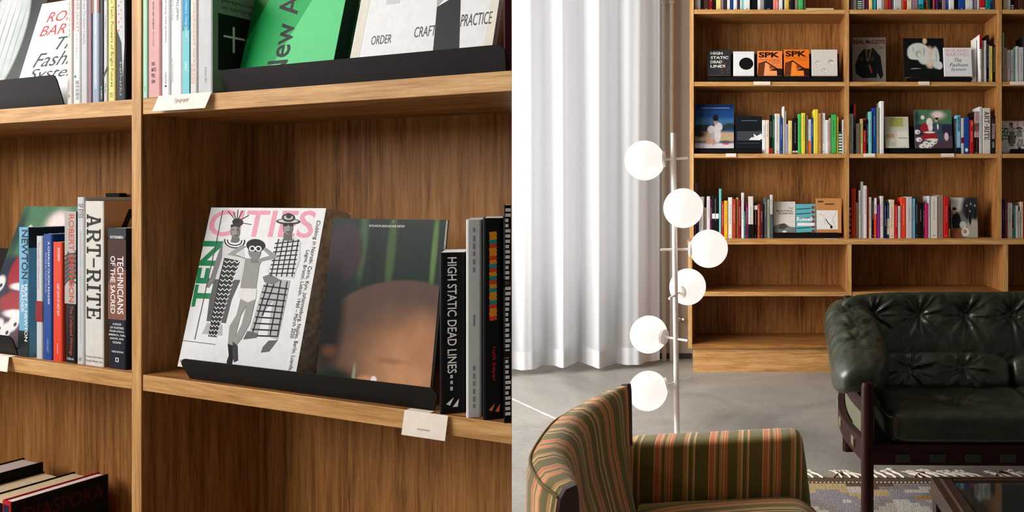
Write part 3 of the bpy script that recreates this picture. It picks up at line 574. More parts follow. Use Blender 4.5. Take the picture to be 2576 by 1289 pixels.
tbook(1106, 1172, 636, LT, 'black', 'black HIGH STATIC DEAD LINES spine at the mitred end, near lower shelf', GL, t=.0, d=.075, pr=lambda p: (p.text((226, 226, 222), 'HIGH STATIC DEAD LINES', .3, .25, .66, .97, -90, bold=.012), p.dashes((200, 200, 198), .46, .13, .24, .1, 3, 4), p.poly(Wt, [(.25, .06), (.55, .1), (.4, .05)]), p.poly(Wt, [(.5, .04), (.75, .09), (.7, .04)])))
tbook(1172.5, 1214, 553, LT, 'white', 'tall white spine between two black books, near lower shelf', GL, t=.0, d=.13, pr=lambda p: (p.dashes((160, 160, 162), .5, .72, .96, .14, 6, 1), p.dashes((160, 160, 162), .5, .45, .52, .12, 1, 2), p.dashes((160, 160, 162), .5, .03, .26, .14, 6, 3)))
def dodgie(p):
    cs = [(226, 70, 40), (240, 150, 40), (40, 150, 140)]; r = random.Random(5)
    for k in range(22):
        y = .93-.02*k; p.poly(cs[k % 3 if k % 5 else 1], [(.3+.02*(k % 2), y), (.66, y+.004), (.7, y-.016), (.34, y-.02)])
    p.text((206, 40, 32), 'ruth beyer', .42, .19, .66, .36, -90, bold=.01); p.poly((226, 130, 50), [(.3, .05), (.6, .08), (.45, .04)]); p.poly((226, 130, 50), [(.6, .04), (.85, .075), (.8, .035)])
tbook(1214.5, 1267, 549, LT, 'black', 'black spine with multicoloured upright lettering, near lower shelf', GL, t=.0, d=.12, pr=dodgie)
def bw(p):
    r = random.Random(2)
    for k in range(40): p.rect((226, 226, 226), .2, .97-.024*k, r.uniform(.6, .95), .985-.024*k); p.lay -= 1
    p.rect(Bk, 0, .62, 1, .66); p.rect(Bk, 0, .3, 1, .33)
tbook(1267.5, 1287, 516, LT, 'black', 'tall black book printed with white type at the mitred end', GL, t=.0, d=.11, pr=bw)
# left bay, bottom: a short row seen from above ---------------------------------------
Z3 = LT-SP
def lowb(u0, u1, vt, col, what, page, t, d, side=None, pr=None, hard=True): return nbook(u0, u1, vt, Z3, col, what+', low shelf of near bookcase', GB, t=t, d=d, page=page, side=side, hard=hard, pr=pr)
cream_p = plain('cream_page_edges', (214, 192, 156), .8, var=.1, scale=120)
lowb(4, 28, 1262, 'red', 'red-spined hardback with black cover lettered dark red', pages_w, .02, .165, lambda p: (p.rect((22, 22, 24), 0, 0, 1, 1), p.text((78, 20, 24), 'DIASPORA', .12, .74, .95, .9)), lambda p: p.rect((40, 20, 60), .2, .88, .8, .96))
lowb(-52, 3, 1262, 'black', 'thick black book with cream page tops', cream_p, .02, .16)
lowb(-100, -53, 1250, 'black', 'second black book with cream page tops beside a red-edged one', cream_p, .03, .14)
lowb(-150, -101, 1212, 'black', 'black book with red-edged grey page tops', plain('red_grey_edges', (196, 178, 174), .8), .03, .14)
# ------------------------------------------------------------------ books in the far bookcase
YS = 4.795
def fu(u, Y=YS): return (u-P)/F*Y
def clampx(a, b):
    for (_, l), (r_, _) in zip(FXS[:-1], FXS[1:]):
        if l < (a+b)/2 < r_: return max(a, l+.0008), min(b, r_-.0008)
    return a, b
def row(data, sx, x0, sy, y0, base, phrase, group, seed):
    "data: left right top colour in zoomed columns/rows; base = shelf height"
    es = []
    for ln_ in data.strip().replace('\n', ';').split(';'):
        q = ln_.split()
        if len(q) >= 4: es.append((x0+float(q[0])/sx, x0+float(q[1])/sx, y0+float(q[2])/sy, q[3], q[4:]))
    r = random.Random(seed); hs = [fz(e[2], YS)-base for e in es]; used = {}; labels = []
    med = sorted(hs)[len(hs)//2]; wm = sorted(e[1]-e[0] for e in es)[len(es)//2]
    for i, e in enumerate(es):
        c = word(e[3]); l = word(es[i-1][3]) if i else None; n = word(es[i+1][3]) if i+1 < len(es) else None
        sz = 'thick ' if e[1]-e[0] > wm*1.35 else 'slim ' if e[1]-e[0] < wm*.7 else ''
        if hs[i] > med*1.15: sz = 'tall '+sz
        elif hs[i] < med*.85: sz = 'short '+sz
        bt = 'between %s and %s books' % (l, n) if l and n and l != n else 'between two %s books' % l if l and n else 'next to %s book' % (l or n)
        labels.append('%s%s book %s, %s' % (sz, c, bt, phrase))
    for i, e in enumerate(es):
        u0, u1 = e[0], e[1]; X0, X1 = clampx(fu(u0), fu(u1)); h = hs[i]-.0005; opts = e[4]; roll = 0
        for o_ in opts:
            if o_.startswith('r'): roll = R(float(o_[1:]))
        dy = r.uniform(0, .012); w = max(X1-X0-.0005, .004); p = Print(w, h)
        c = PAL[e[3]]; dark = sum(c) < 330; tc = (220, 218, 212) if dark else (80, 78, 80)
        for o_ in opts:
            k, _, a = o_.partition(':')
            if k == 'b': nm, f0, f1 = a.split(','); p.rect(PAL[nm], .02, float(f0), .98, float(f1))
            elif k == 's':                                            # stripes
                nm, f0, f1, nn = a.split(','); f0, f1, nn = float(f0), float(f1), int(nn)
                for j in range(nn): p.rect(PAL[nm], .05, f0+(f1-f0)*j/nn, .95, f0+(f1-f0)*(j+.5)/nn); p.lay -= 1
            elif k == 't': tc = PAL[a]
        pl = [p] if p.v else []; tc = tuple(tc[j]*.62+c[j]*.38 for j in range(3))
        if 'plain' not in opts and w > .007 and h < .42:
            a = r.uniform(.25, .5); p2 = Print(w, h); p2.dashes(tuple(round(q) for q in tc), .5, a, r.uniform(.75, .95), min(.3, .0042/w), r.randint(9, 18), i); pl.append(p2)
            if r.random() < .6: p3 = Print(w, h); p3.rect(tuple(round(q) for q in tc), .34, .05, .66, .07); pl.append(p3)
        book(labels[i], (X0, YS+dy, base+.0003), 0, w, h, min(.16, h*.68), e[3], group, roll, hs[i] > med, pages_w if r.random() < .5 else pages_m, pl)
A1 = '''165 255 -330 offwhite;260 300 -400 black;300 380 -360 brown;380 437 -340 darkred;437 485 -300 black;488 562 -380 paleyellow;567 600 -420 mauve;602 650 -310 charcoal;655 700 -360 white;702 748 -290 blue;750 808 -350 white;810 845 -330 charcoal
848 878 -380 white;880 908 -300 aqua;910 1000 -350 white;1003 1112 -420 black;1115 1163 -330 white;1166 1215 -360 grey;1218 1340 -380 navy;1346 1388 -340 salmon;1390 1430 -320 salmon;1436 1494 -360 white;1496 1515 -300 blue
1517 1560 -330 paleyellow;1563 1586 -350 gold;1589 1621 -300 charcoal;1623 1672 -330 black;1675 1725 -380 taupe;1729 1803 -340 green;1805 1838 -310 grey'''
row(A1, 5.99, 1720, 5.99, 0, SA, 'topmost shelf above orange SPK covers', 'books on the far top shelf', 1)
A2 = '''165 194 -300 olive;196 254 -330 palegrey;256 325 -360 darkgreen s:white,.01,.3,5;327 362 -310 grey;365 421 -340 plum;425 471 -320 paleyellow;473 525 -300 cyan;535 607 -350 white;609 639 -330 grey;642 699 -340 rust;701 736 -310 crimson;739 767 -320 slate
769 880 -380 palegrey;882 904 -300 orange;906 948 -330 red;951 1023 -350 cream;1026 1110 -340 mauve;1116 1190 -360 cyan b:teal,.05,.2;1192 1217 -300 black;1219 1240 -320 rust;1242 1274 -330 darkgreen;1276 1309 -310 black;1311 1340 -320 brick;1342 1392 -350 purple
1394 1440 -330 black;1442 1496 -320 mauve;1501 1530 -300 blue;1533 1609 -340 white;1612 1668 -350 black;1671 1755 -330 blue;1762 1830 -310 white;1832 1869 -320 palegrey;1872 1924 -340 lavender;1927 1964 -300 white;1968 2046 -360 red b:white,.06,.1;2050 2116 -340 teal;2118 2140 -320 blue;2142 2170 -310 slate'''
row(A2, 5.528, 2110, 5.528, 0, SA, 'topmost shelf above jacket magazine', 'books on the far top shelf', 2)
row('2290 2350 -330 cream;2352 2398 -300 white;2400 2440 -340 black s:white,.01,.2,3;2442 2500 -310 maroon;2502 2580 -350 brown;2584 2640 -320 navy', 5.528, 2110, 5.528, 0, SA, 'topmost shelf above mint green book', 'books on the far top shelf', 3)
row('1958 1990 478 white b:red,.7,1;1992 2028 560 taupe;2030 2058 560 palegrey;2060 2096 482 black;2098 2106 630 white;2107 2146 637 yellow;2150 2208 620 black', 5.528, 2110, 5.528, 0, SB, 'beside far Fashion System paperback', 'books on the far second shelf', 4)
row('2283 2306 445 mint plain;2308 2350 660 pink;2352 2396 690 white;2398 2439 690 palegrey;2441 2465 662 aqua;2467 2506 642 offwhite;2509 2576 655 palegrey;2580 2620 500 charcoal', 5.528, 2110, 5.528, 0, SB, 'far shelf above second CITIES book', 'books on the far second shelf', 5)
C1 = '''1183 1240 490 white;1242 1290 490 peach;1295 1335 412 black b:red,0,.15;1337 1370 422 darkgreen;1372 1452 395 offwhite;1455 1487 455 blue;1489 1522 285 white plain;1525 1546 355 palegrey plain;1548 1577 550 lavender;1579 1636 500 paleyellow;1639 1721 460 black b:white,.04,.09
1723 1775 400 green;1777 1835 385 yellow;1840 1875 420 taupe;1877 1924 480 white b:orange,0,.38;1926 1956 460 blue;1959 2030 330 yellow plain;2033 2080 390 tan;2083 2139 385 white;2142 2189 490 white;2191 2217 460 pink;2220 2300 395 darkgreen b:green,.02,.98;2302 2335 440 yellow;2337 2390 665 darkgreen s:white,.05,.95,7;2392 2425 485 palegrey'''
row(C1, 5.99, 1720, 5.99, 220, SC_, 'far shelf with blue-sky magazine', 'books on the far third shelf', 6)
C2 = '''139 206 365 offwhite;208 238 230 navy b:redorange,.76,1;242 298 500 taupe;300 341 435 paleyellow;345 387 425 red b:black,.66,.94;390 413 450 black;417 463 335 aqua;466 528 285 blue;531 573 280 olive;576 632 190 white plain'''
row(C2, 5.528, 2110, 5.528, 220, SC_, 'far shelf beside pale collage cover', 'books on the far third shelf', 7)
E1 = '''167 184 180 mauve plain;186 224 560 indigo;227 300 390 white;305 344 552 taupe;346 399 385 white;401 423 425 plum;425 529 378 black b:white,.46,.58;532 566 270 aqua plain;570 607 460 red;610 666 450 gold;669 733 400 white;736 788 425 rust;790 824 400 tan;827 864 432 darkred;868 911 330 white;913 931 612 teal;933 971 470 plum
973 1052 385 offwhite b:black,0,.33;1056 1111 480 black b:white,.8,.92;1114 1149 502 rust;1151 1200 500 maroon;1204 1259 400 slate;1262 1301 430 olive;1304 1345 360 palegrey b:slate,0,.55'''
row(E1, 5.99, 1720, 5.99, 430, SD, 'far ledge beside teal Russell cover', 'books on the far ledge', 8)
E2 = '''139 174 445 black s:pink,.02,.95,6;177 240 245 redorange t:maroon;243 280 440 olive;283 311 270 white;313 346 150 palegrey plain;348 393 205 white;395 413 225 darkred plain;416 461 365 cream;464 491 370 black;493 529 370 redorange b:white,.6,.98;531 577 470 violet;580 627 350 offwhite;631 665 430 navy;667 704 440 blue b:white,.1,.55;706 779 400 cream;782 822 470 red;824 866 490 palegrey
868 939 370 redorange;942 1025 360 palegrey;1028 1070 385 sky;1073 1109 370 charcoal;1112 1170 440 black;1173 1196 440 maroon;1198 1247 450 magenta;1250 1276 350 palegrey;1279 1380 355 offwhite;1383 1462 335 taupe;1465 1530 360 red;1533 1555 510 black b:yellow,0,.3'''
row(E2, 5.528, 2110, 5.528, 430, SD, 'far ledge beside street photo book', 'books on the far ledge', 9)
row('2237 2266 395 orange;2268 2318 400 indigo;2321 2350 430 brick;2353 2418 445 white t:black;2420 2439 470 grey b:darkred,.3,.7;2441 2461 490 teal;2463 2501 485 offwhite;2504 2530 560 palegrey;2533 2576 430 cream;2580 2620 420 darkred', 5.528, 2110, 5.528, 430, SD, 'far ledge below second CITIES book', 'books on the far ledge', 10)

# covers shown on the far shelves
GF = 'covers facing out on the far shelves'
def fface(u0, u1, v0, v1, col, label, pr=None, lean=9, t=.012, base=None, dy=.02, name='book', cat='book', roll=0, page=None):
    Y = YS+dy; X0, X1 = fu(u0, Y), fu(u1, Y); z1 = fz(v0, Y); z0 = fz(v1, Y) if base is None else base; h = (z1-z0)/math.cos(R(lean)); p = None
    if pr: p = Print(X1-X0, h); pr(p)
    return face_book(label, (X0, Y, z0), 0, R(lean), X1-X0, h, t, col, GF, p, name=name, cat=cat, roll=roll, page=page)
def fstand(u0, u1, vlip, base, label, back, cut=.0):
    X0, X1 = fu(u0), fu(u1); stand(label, (X0, YS+.002, base), 0, X1-X0, fz(vlip)-base, .062, back, R(10), GS, cut)
fstand(1781, 2116, 192, SB, 'black stand under five small covers on the far bookcase', .21)
def hs(p):
    for k, s_ in enumerate(('HIGH', 'STATIC', 'DEAD', 'LINES')): p.text((226, 224, 218), s_, .12, .82-.17*k, .12+.13*len(s_), .93-.17*k, bold=.03)
    r = random.Random(1)
    for _ in range(14): p.ell(random.choice([(110, 60, 50), (80, 60, 84), (60, 60, 66)]), r.uniform(.6, .95), r.uniform(.1, .6), .04, .03, 8)
fface(1780, 1838, 125, 191, 'charcoal', 'dark cover lettered HIGH STATIC DEAD LINES among the five small covers', hs)
fface(1844.5, 1897, 128.5, 192, 'white', 'white cover with a large black disc beside orange SPK cover', lambda p: (p.ell((16, 16, 18), .62, .5, .34, .25, 28), p.rect((200, 204, 214), .32, .9, .72, .915)))
def spk(ink_, base_, v):
    def g(p):
        p.text(ink_, 'SPK', .06, .73, .9, .95, bold=.04)
        if v: p.text(ink_, 'Turn Illness Into', .06, .66, .94, .7); p.text(ink_, 'A Weapon', .5, .58, .94, .62)
        else: p.text(ink_, 'Aus der Krankheit', .1, .63, .92, .67); p.text(ink_, 'eine Waffe', .45, .57, .9, .61); p.text(ink_, 'machen', .58, .5, .92, .54)
        p.poly((120, 60, 30), [(.05, .5), (.36, .6), (.28, 0), (0, 0)]); p.poly(base_, [(.32, .54), (.44, .54), (.48, .22), (.78, .2), (.78, 0), (.26, 0)])
        for k in range(6): p.stroke(ink_, [(.08+.035*k, .5), (.04+.035*k, .02)], .01); p.lay -= 1
        p.poly(ink_, [(.04, .47), (.36, .58), (.8, .3), (1, .28), (1, 0), (.8, 0), (.78, .2), (.48, .2), (.6, .26), (.72, .3), (.36, .53)]); p.poly((130, 66, 34), [(.5, .46), (.72, .3), (.5, .28)])
    return g
fface(1905, 1968, 127, 191.5, (236, 132, 72), 'pale orange SPK cover beside the white cover with black disc', spk((40, 22, 18), (244, 160, 104), 0))
fface(1972.5, 2036, 123.5, 192, 'orange', 'deep orange SPK cover beside the white sketch cover', spk((44, 24, 18), (246, 140, 50), 1))
def sketch(p):
    for x, y in ((.25, .5), (.75, .52), (.5, .22)):
        p.ell((170, 172, 166), x, y, .11, .085); p.ell((224, 226, 216), x+.015, y-.01, .09, .068); p.ell((120, 122, 118), x, y+.01, .025, .02)
    p.stroke((60, 62, 60), [(.66, .56), (.76, .6), (.84, .54)], .02)
fface(2042, 2107, 123.5, 192, 'offwhite', 'white cover with pencil sketches beside deep orange SPK cover', sketch)
def jacket(p):
    p.text((96, 34, 34), 'REAL McCOYS', .02, .86, .98, .95, bold=.03); p.text((50, 46, 44), '2021', .8, .76, .96, .81)
    p.poly((30, 32, 36), [(.36, .76), (.5, .74), (.62, .78), (.84, .6), (.92, .2), (.84, .12), (.74, .26), (.72, .15), (.3, .14), (.1, .24), (.08, .42), (.2, .64)]); p.poly((110, 90, 66), [(.38, .76), (.45, .74), (.44, .56), (.47, .56), (.55, .77), (.6, .76), (.5, .5), (.42, .5)]); p.stroke((190, 90, 50), [(.5, .42), (.58, .25)], .04)
    for x, y in ((.28, .55), (.6, .55)): p.ell((70, 58, 48), x, y, .06, .05)
    p.rect((110, 104, 98), .25, .06, .75, .075); p.rect((110, 104, 98), .3, .03, .7, .04)
fface(2144.5, 2229, 93, 206, (150, 140, 130), 'grey-brown magazine with a dark leather jacket on its cover', jacket, lean=3, t=.01, base=SB+.0005, dy=.1, name='magazine', cat='magazine')
fstand(2285, 2446, 193, SB, 'black stand under the far Fashion System paperback', .2, .012)
def knit2(p):
    g = (206, 212, 208); d = (150, 160, 156)
    bl = [(.53, .93, .07, .1, (214, 186, 164), .5), (.64, .5, .16, .34, (222, 190, 166), .4), (.36, .66, .3, .24, g, .2), (.26, .58, .2, .14, g, .3), (.5, .5, .18, .2, g, .3), (.78, .5, .11, .32, g, .3), (.86, .3, .1, .12, g, .3), (.24, .5, .14, .06, g, .4), (.3, .2, .18, .04, g, .4),
          (.36, .6, .1, .12, d, .6), (.38, .58, .06, .08, g, .5), (.24, .7, .02, .14, d, .8), (.5, .66, .025, .2, d, .8), (.8, .52, .02, .24, d, .8), (.45, .14, .6, .1, (20, 20, 22), .3)]
    p.rect(soft('photo_cover_garment', p.w, p.h, (18, 18, 20), bl), 0, 0, 1, 1)
fface(2276, 2378, 94, 196, 'black', 'black cover with a pale knitted garment beside far Fashion System paperback', knit2, lean=10, t=.02, dy=.024)
fface(2376, 2446, 118.5, 193, 'white', 'white Fashion System paperback beside the far knitted-garment cover', lambda p: (p.text((220, 150, 160), 'ROLAND', .1, .84, .9, .94), p.text((220, 150, 160), 'BARTHES', .1, .7, .92, .81), p.text((60, 66, 76), 'The', .38, .5, .64, .63, shear=.3), p.text((60, 66, 76), 'Fashion', .2, .34, .86, .46, shear=.3), p.text((60, 66, 76), 'System', .24, .16, .78, .3, shear=.3)), lean=9, t=.012, dy=.004)
fstand(1749, 1917, 375, SC_, 'black stand under the blue-sky magazine', .2)
def bluesky(p):
    bl = [(.5, .98, 3, .16, (18, 40, 84), .9), (.5, .6, 3, .14, (58, 100, 142), .9), (.3, .46, .8, .1, (34, 46, 46), .5), (.9, .5, .2, .09, (36, 52, 44), .5), (.6, .26, 1.2, .15, (180, 156, 120), .5), (.1, .32, .25, .12, (44, 40, 36), .7), (.5, .02, 2, .13, (206, 200, 206), .5), (.78, .14, .2, .05, (60, 80, 76), .6), (.8, .1, .12, .03, (196, 60, 80), .6),
          (.36, .17, .1, .1, (196, 146, 126), .4), (.48, .16, .07, .12, (190, 140, 120), .4), (.58, .3, .1, .2, (204, 200, 204), .3), (.42, .42, .12, .11, (206, 200, 204), .3), (.6, .48, .12, .12, (206, 200, 204), .3), (.44, .28, .06, .12, (170, 168, 176), .5), (.53, .58, .06, .06, (190, 140, 124), .4), (.53, .69, .09, .09, (24, 22, 26), .3)]
    p.rect(soft('photo_cover_beach', p.w, p.h, (26, 66, 124), bl), 0, 0, 1, 1); p.rect((120, 150, 190), .15, .905, .88, .922)
fface(1748, 1846, 261, 374, 'navy', 'blue-sky photo magazine with a kneeling figure on the far bookcase', bluesky, lean=8, t=.01, name='magazine', cat='magazine')
fface(1850, 1917, 292, 374, (22, 28, 34), 'dark cover with a white swan photo beside the blue-sky magazine', lambda p: (p.rect((60, 66, 70), .06, .24, 1, .53), p.poly((226, 228, 230), [(.5, .26), (.6, .34), (.7, .34), (.68, .46), (.8, .38), (.98, .46), (1, .3), (.9, .25)]), p.rect((130, 136, 140), .22, .855, .82, .868), p.rect((70, 76, 82), .1, .15, .9, .165)), lean=8, t=.01, dy=.012)
fstand(2236, 2400, 374, SC_, 'black stand under the far red-and-white figure magazine', .19, .01)
fface(2227, 2287, 293, 373, (206, 204, 190), 'pale collage cover with yellow-green block on the far bookcase', lambda p: (p.rect((170, 176, 96), .2, .68, .78, .97), p.rect((196, 160, 120), .05, .32, .4, .45), p.rect((190, 190, 178), .1, .05, .45, .2), p.rect((224, 222, 212), .5, .05, .95, .55), p.rect((160, 156, 120), .55, .3, .95, .33)), lean=8, t=.004)
fface(2303, 2397, 276, 374, 'slate', 'far red-and-white figure magazine on green beside light blue spine', santa, lean=9, t=.016, dy=.012, name='magazine', cat='magazine')
def bwspine(p): p.stroke((226, 226, 228), [(.2, .9), (.6, .7), (.3, .5), (.5, .3)], .25)
FR = 'far shelf with the second ART-RITE spine'
def one(u0, u1, vt, col, label, pr, d=.15):
    X0, X1 = clampx(fu(u0), fu(u1)); h = fz(vt, YS)-SC_-.0005; p = Print(X1-X0-.0005, h); pr(p)
    return book(label+', far shelf', (X0, YS, SC_+.0003), 0, X1-X0-.0005, h, d, col, 'books on the far third shelf', 0, False, None, p)
v_ = lambda y: 220+y/5.528
uu = lambda x: 2110+x/5.528
one(2404, uu(1634), v_(432), 'charcoal', 'charcoal book with white figure beside light blue NEWTON spine', bwspine, .1)
one(uu(1637), uu(1700), v_(387), 'sky', 'light blue NEWTON spine with black foot', lambda p: (p.rect((20, 24, 28), 0, 0, 1, .16), p.text((30, 44, 54), 'NEWTON', .25, .6, .85, .96, -90, bold=.02), p.text(Wt, 'READER', .3, .2, .7, .55, -90)))
one(uu(1703), uu(1743), v_(425), 'palegrey', 'slim pale spine with dark red band', lambda p: p.rect((120, 24, 30), 0, .3, 1, .46))
one(uu(1746), uu(1818), v_(416), 'blue', 'blue spine with white mark at its foot beside red spine', lambda p: p.ell(Wt, .45, .11, .3, .05))
one(uu(1822), uu(1880), v_(452), 'red', 'red spine beside the grey Smithson spine', lambda p: (p.text(Wt, 'DWORKIN', .4, .82, .62, .96, -90), p.text(Wt, 'LAST DAYS AT HOT SLIT', .4, .36, .6, .66, -90)))
one(uu(1883), uu(1950), v_(332), 'black', 'grey and black ROBERT SMITHSON spine', smith)
one(uu(1953), uu(2001), v_(268), 'palegrey', 'tall pale spine beside the second ART-RITE spine', lambda p: p.dashes((150, 150, 152), .5, .2, .8, .2, 9, 2))
one(uu(2004), uu(2113), v_(286), 'offwhite', 'thick off-white spine lettered ART-RITE', lambda p: p.slab((36, 34, 34), 'ART-RITE', .22, .3, .82, .92, (1, 1, .95, .7, 1, .55, .95, .95)))
one(uu(2120), uu(2196), v_(396), (26, 32, 42), 'dark TECHNICIANS OF THE SACRED spine beside off-white spine', lambda p: (p.rect((64, 34, 32), 0, .36, 1, .92), p.text(Wt, 'TECHNICIANS', .52, .4, .84, .8, -90), p.text(Wt, 'OF THE SACRED', .18, .4, .42, .8, -90), p.dashes((150, 150, 156), .5, .16, .32, .5, 5, 3)), .12)
w = fu(2590)-fu(2524); p = cities(w*1.5, .27)
fstand(2540, 2640, 374, SC_, 'black stand under the second CITIES book', .18)
face_book('second CITIES book on the far bookcase, white with pink and green lettering', (fu(2523), YS+.02, SC_+.004), 0, R(9), w*1.5, .215, .03, 'white', GF, cities(w*1.5, .215))
fstand(1946, 2112, 586, SD, 'black stand under the teal Russell cover', .2)
def warrior(p):
    p.text((60, 60, 64), 'THE', .66, .76, .9, .82); p.text((60, 60, 64), 'BEAUTIFUL', .14, .67, .9, .73, bold=.02); p.text((60, 60, 64), 'WARRIORS', .2, .59, .9, .65, bold=.02); p.poly((120, 122, 124), [(0, .22), (.25, .28), (.5, .31), (.75, .2), (1, .18), (1, 0), (0, 0)]); p.poly((70, 72, 74), [(.3, .28), (.5, .3), (.65, .2), (.45, .1), (.2, .14)]); p.ell((226, 226, 226), .5, .04, .1, .03)
fface(1946, 2001, 508.5, 587, 'offwhite', 'white cover lettered THE BEAUTIFUL WARRIORS beside teal Russell cover', warrior, lean=8)
def russell(p):
    for k in range(6): p.poly((30, 54, 60), [(.02, .83-.165*k), (.75, .86-.165*k), (.75, .835-.165*k), (.02, .8-.165*k)]); p.ell((130, 70, 60), .88, .88-.165*k, .1, .06, 10)
    p.text(Wt, 'Russell', .04, .41, .84, .55, bold=.03); p.rect((232, 234, 234), .06, .24, .94, .35)
fface(2002.5, 2052, 514.5, 587, (96, 172, 186), 'teal cover lettered Russell between white and tan covers', russell, lean=8)
fface(2053.5, 2117, 500, 587, 'tan', 'tan cover with a white ink-drawing panel beside teal Russell cover', lambda p: (p.rect((226, 226, 226), .02, .1, .86, .65), p.stroke((24, 24, 26), [(.38, .4), (.48, .28), (.6, .2)], .03), p.ell((24, 24, 26), .6, .17, .05, .05), p.rect((90, 62, 46), .08, .88, .3, .93), p.rect((90, 62, 46), .36, .81, .72, .85), p.stroke((150, 152, 154), [(.1, .55), (.3, .5), (.36, .25)], .012), p.stroke((150, 152, 154), [(.8, .6), (.65, .4), (.75, .15)], .012)), lean=8)
def street(p):
    bl = [(.2, .85, .4, .25, (214, 216, 212), .4), (.8, .75, .5, .4, (44, 48, 54), .4), (.85, .15, .35, .35, (168, 164, 152), .3), (.2, .4, .2, .26, (22, 30, 36), .25), (.12, .64, .07, .07, (206, 160, 140), .4), (.13, .72, .1, .05, (26, 32, 40), .4), (.2, .1, .3, .15, (140, 80, 48), .3), (.45, .32, .15, .1, (200, 200, 196), .3), (.53, .14, .17, .13, (226, 220, 206), .3), (.52, .15, .1, .07, (150, 140, 120), .5)]
    for x, y in ((.6, .8), (.75, .84), (.9, .8), (.72, .66)): bl += [(x, y-.2, .06, .18, (26, 30, 38), .4), (x, y, .03, .035, (206, 160, 140), .4)]
    p.rect(soft('photo_cover_street', p.w, p.h, (120, 122, 120), bl), 0, 0, 1, 1)
fface(2393, 2460, 498, 595, 'palegrey', 'book with a street photograph of dark figures on its cover, far ledge', street, lean=3, t=.03, base=SD+.0005, dy=.03)
# lying books on the far top shelf
o = thing('book', 'flat yellow-topped white book lying on the topmost far shelf', 'book', (fu(2027), YS+.01, SA+.0003)); MB().box(0, .185, 0, .13, 0, .002).box(0, .185, 0, .13, .018, .021).build('cover', cov('gold'), o); bx('pages', (.003, .183, .001, .128, .0022, .0178), pages_w, o)
o = thing('book', 'flat red and blue book lying beside a yellow-topped book, topmost far shelf', 'book', (fu(2101), YS+.02, SA+.0003)); MB().box(0, .032, 0, .12, 0, .006).build('cover', cov('indigo'), o); MB().box(0, .03, 0, .12, .0062, .014).build('top_cover', cov('red'), o)
# a turned white book beside the spines of the second shelf
p = Print(.1, .28); p.rect((200, 60, 60), .58, .5, .66, .62); p.rect((120, 120, 126), .3, .48, .33, .6)
face_book('tall white book turned half sideways beside the far Fashion System paperback', (fu(2448), YS+.06, SB+.0005), R(-30), R(2), .036, .29, .01, 'offwhite', 'books on the far second shelf', None)
CD = 'shelf cards'
for u0, u1, z, lb in ((1896, 1938, SB, 'small cream card on the far shelf edge below pale orange SPK cover'), (2310, 2338, SB, 'small cream card on the far shelf edge below knitted-garment cover'), (2540, 2600, SB, 'small cream card on the far shelf edge below pink book'),
                      (1826, 1852, SC_, 'small cream card on the far shelf edge below blue-sky magazine'), (2172, 2201, SC_, 'small cream card on the far shelf edge below red and aqua spines'), (2367, 2400, SC_, 'small cream card on the far shelf edge below figure magazine')):
    card(lb, (fu(u0, YU), YU-.001, z), 0, fu(u1, YU)-fu(u0, YU), .022, CD, None, 0, 10)
for u0, u1, lb in ((2078, 2110, 'small cream card lying on the far ledge before tan cover'), (2193, 2228, 'small cream card lying on the far ledge before white spines')):
    o = thing('shelf_card', lb, 'card', (fu(u0, 4.7), 4.70, SD+.0003), 0, CD); MB().prism([(0, 0), (fu(u1, 4.7)-fu(u0, 4.7), 0), (fu(u1, 4.7)-fu(u0, 4.7)-.01, .05), (-.008, .05)], 0, .0008).build('folded_card', card_m, o)
# ------------------------------------------------------------------ curtain
def fabric(name, rgb, trans=.45):
    m, nt, b, new, ln = nodes(name); c = (*lin(rgb), 1)
    d = new('ShaderNodeBsdfDiffuse'); t = new('ShaderNodeBsdfTranslucent'); mx = new('ShaderNodeMixShader'); mx.inputs[0].default_value = trans
    tc = new('ShaderNodeTexCoord'); mp = new('ShaderNodeMapping'); mp.inputs['Scale'].default_value = (60, 60, 4); nz = new('ShaderNodeTexNoise'); nz.inputs['Scale'].default_value = 6; nz.inputs['Detail'].default_value = 3
    ln(tc.outputs['Object'], mp.inputs[0]); ln(mp.outputs[0], nz.inputs['Vector'])
    rp = new('ShaderNodeValToRGB'); e = rp.color_ramp.elements; e[0].color = (*[x*.94 for x in c[:3]], 1); e[1].color = c; ln(nz.outputs['Fac'], rp.inputs[0])
    ln(rp.outputs[0], d.inputs[0]); ln(rp.outputs[0], t.inputs[0]); ln(d.outputs[0], mx.inputs[1]); ln(t.outputs[0], mx.inputs[2]); ln(mx.outputs[0], nt.nodes['Material Output'].inputs[0])
    return m
CA, CB = Vector((-3.1, 4.05, 0)), Vector((fu(1661, 4.86), 4.86, 0))
def fold(l, z):
    "depth of the pleats at length l along the rail and height z"
    k = max(0, min(1, (z-.1)/2.6)); r = 0
    w = .118
    ph = l/w*math.pi+.9*math.sin(l*2.3)+.6*math.sin(l*6.1+.7)+.3*(1-k)*math.sin(l*5.3+1)
    s = math.sin(ph); r = s*(.034+.022*(1-k)+.012*math.sin(l*4.1))
    r += .011*math.sin(ph*2.7+1.1)*(1-.4*k)
    return r
L_ = (CB-CA).length; dc = (CB-CA).normalized(); ncv = Vector((dc.y, -dc.x, 0)); NU, NV = 620, 26; ZT = 3.38; v = []
for j in range(NV+1):
    for i in range(NU+1):
        l = L_*i/NU; t = j/NV; hem = .03+.012*math.sin(l*7.3)+.006*math.sin(l*19)
        z = hem+(ZT-hem)*t; q = CA+dc*l+ncv*(fold(l, z)+.01*math.sin(z*2+l*6)*(1-t)); v.append((q.x, q.y, z))
f = [(j*(NU+1)+i, j*(NU+1)+i+1, (j+1)*(NU+1)+i+1, (j+1)*(NU+1)+i) for j in range(NV) for i in range(NU)]
cur = thing('curtain', 'white pleated full-length curtain hanging before the dark-framed window', 'curtain', (0, 0, 0))
pyd('curtain_panel', v, f, fabric('white_voile', (240, 241, 244), .5), cur, True)
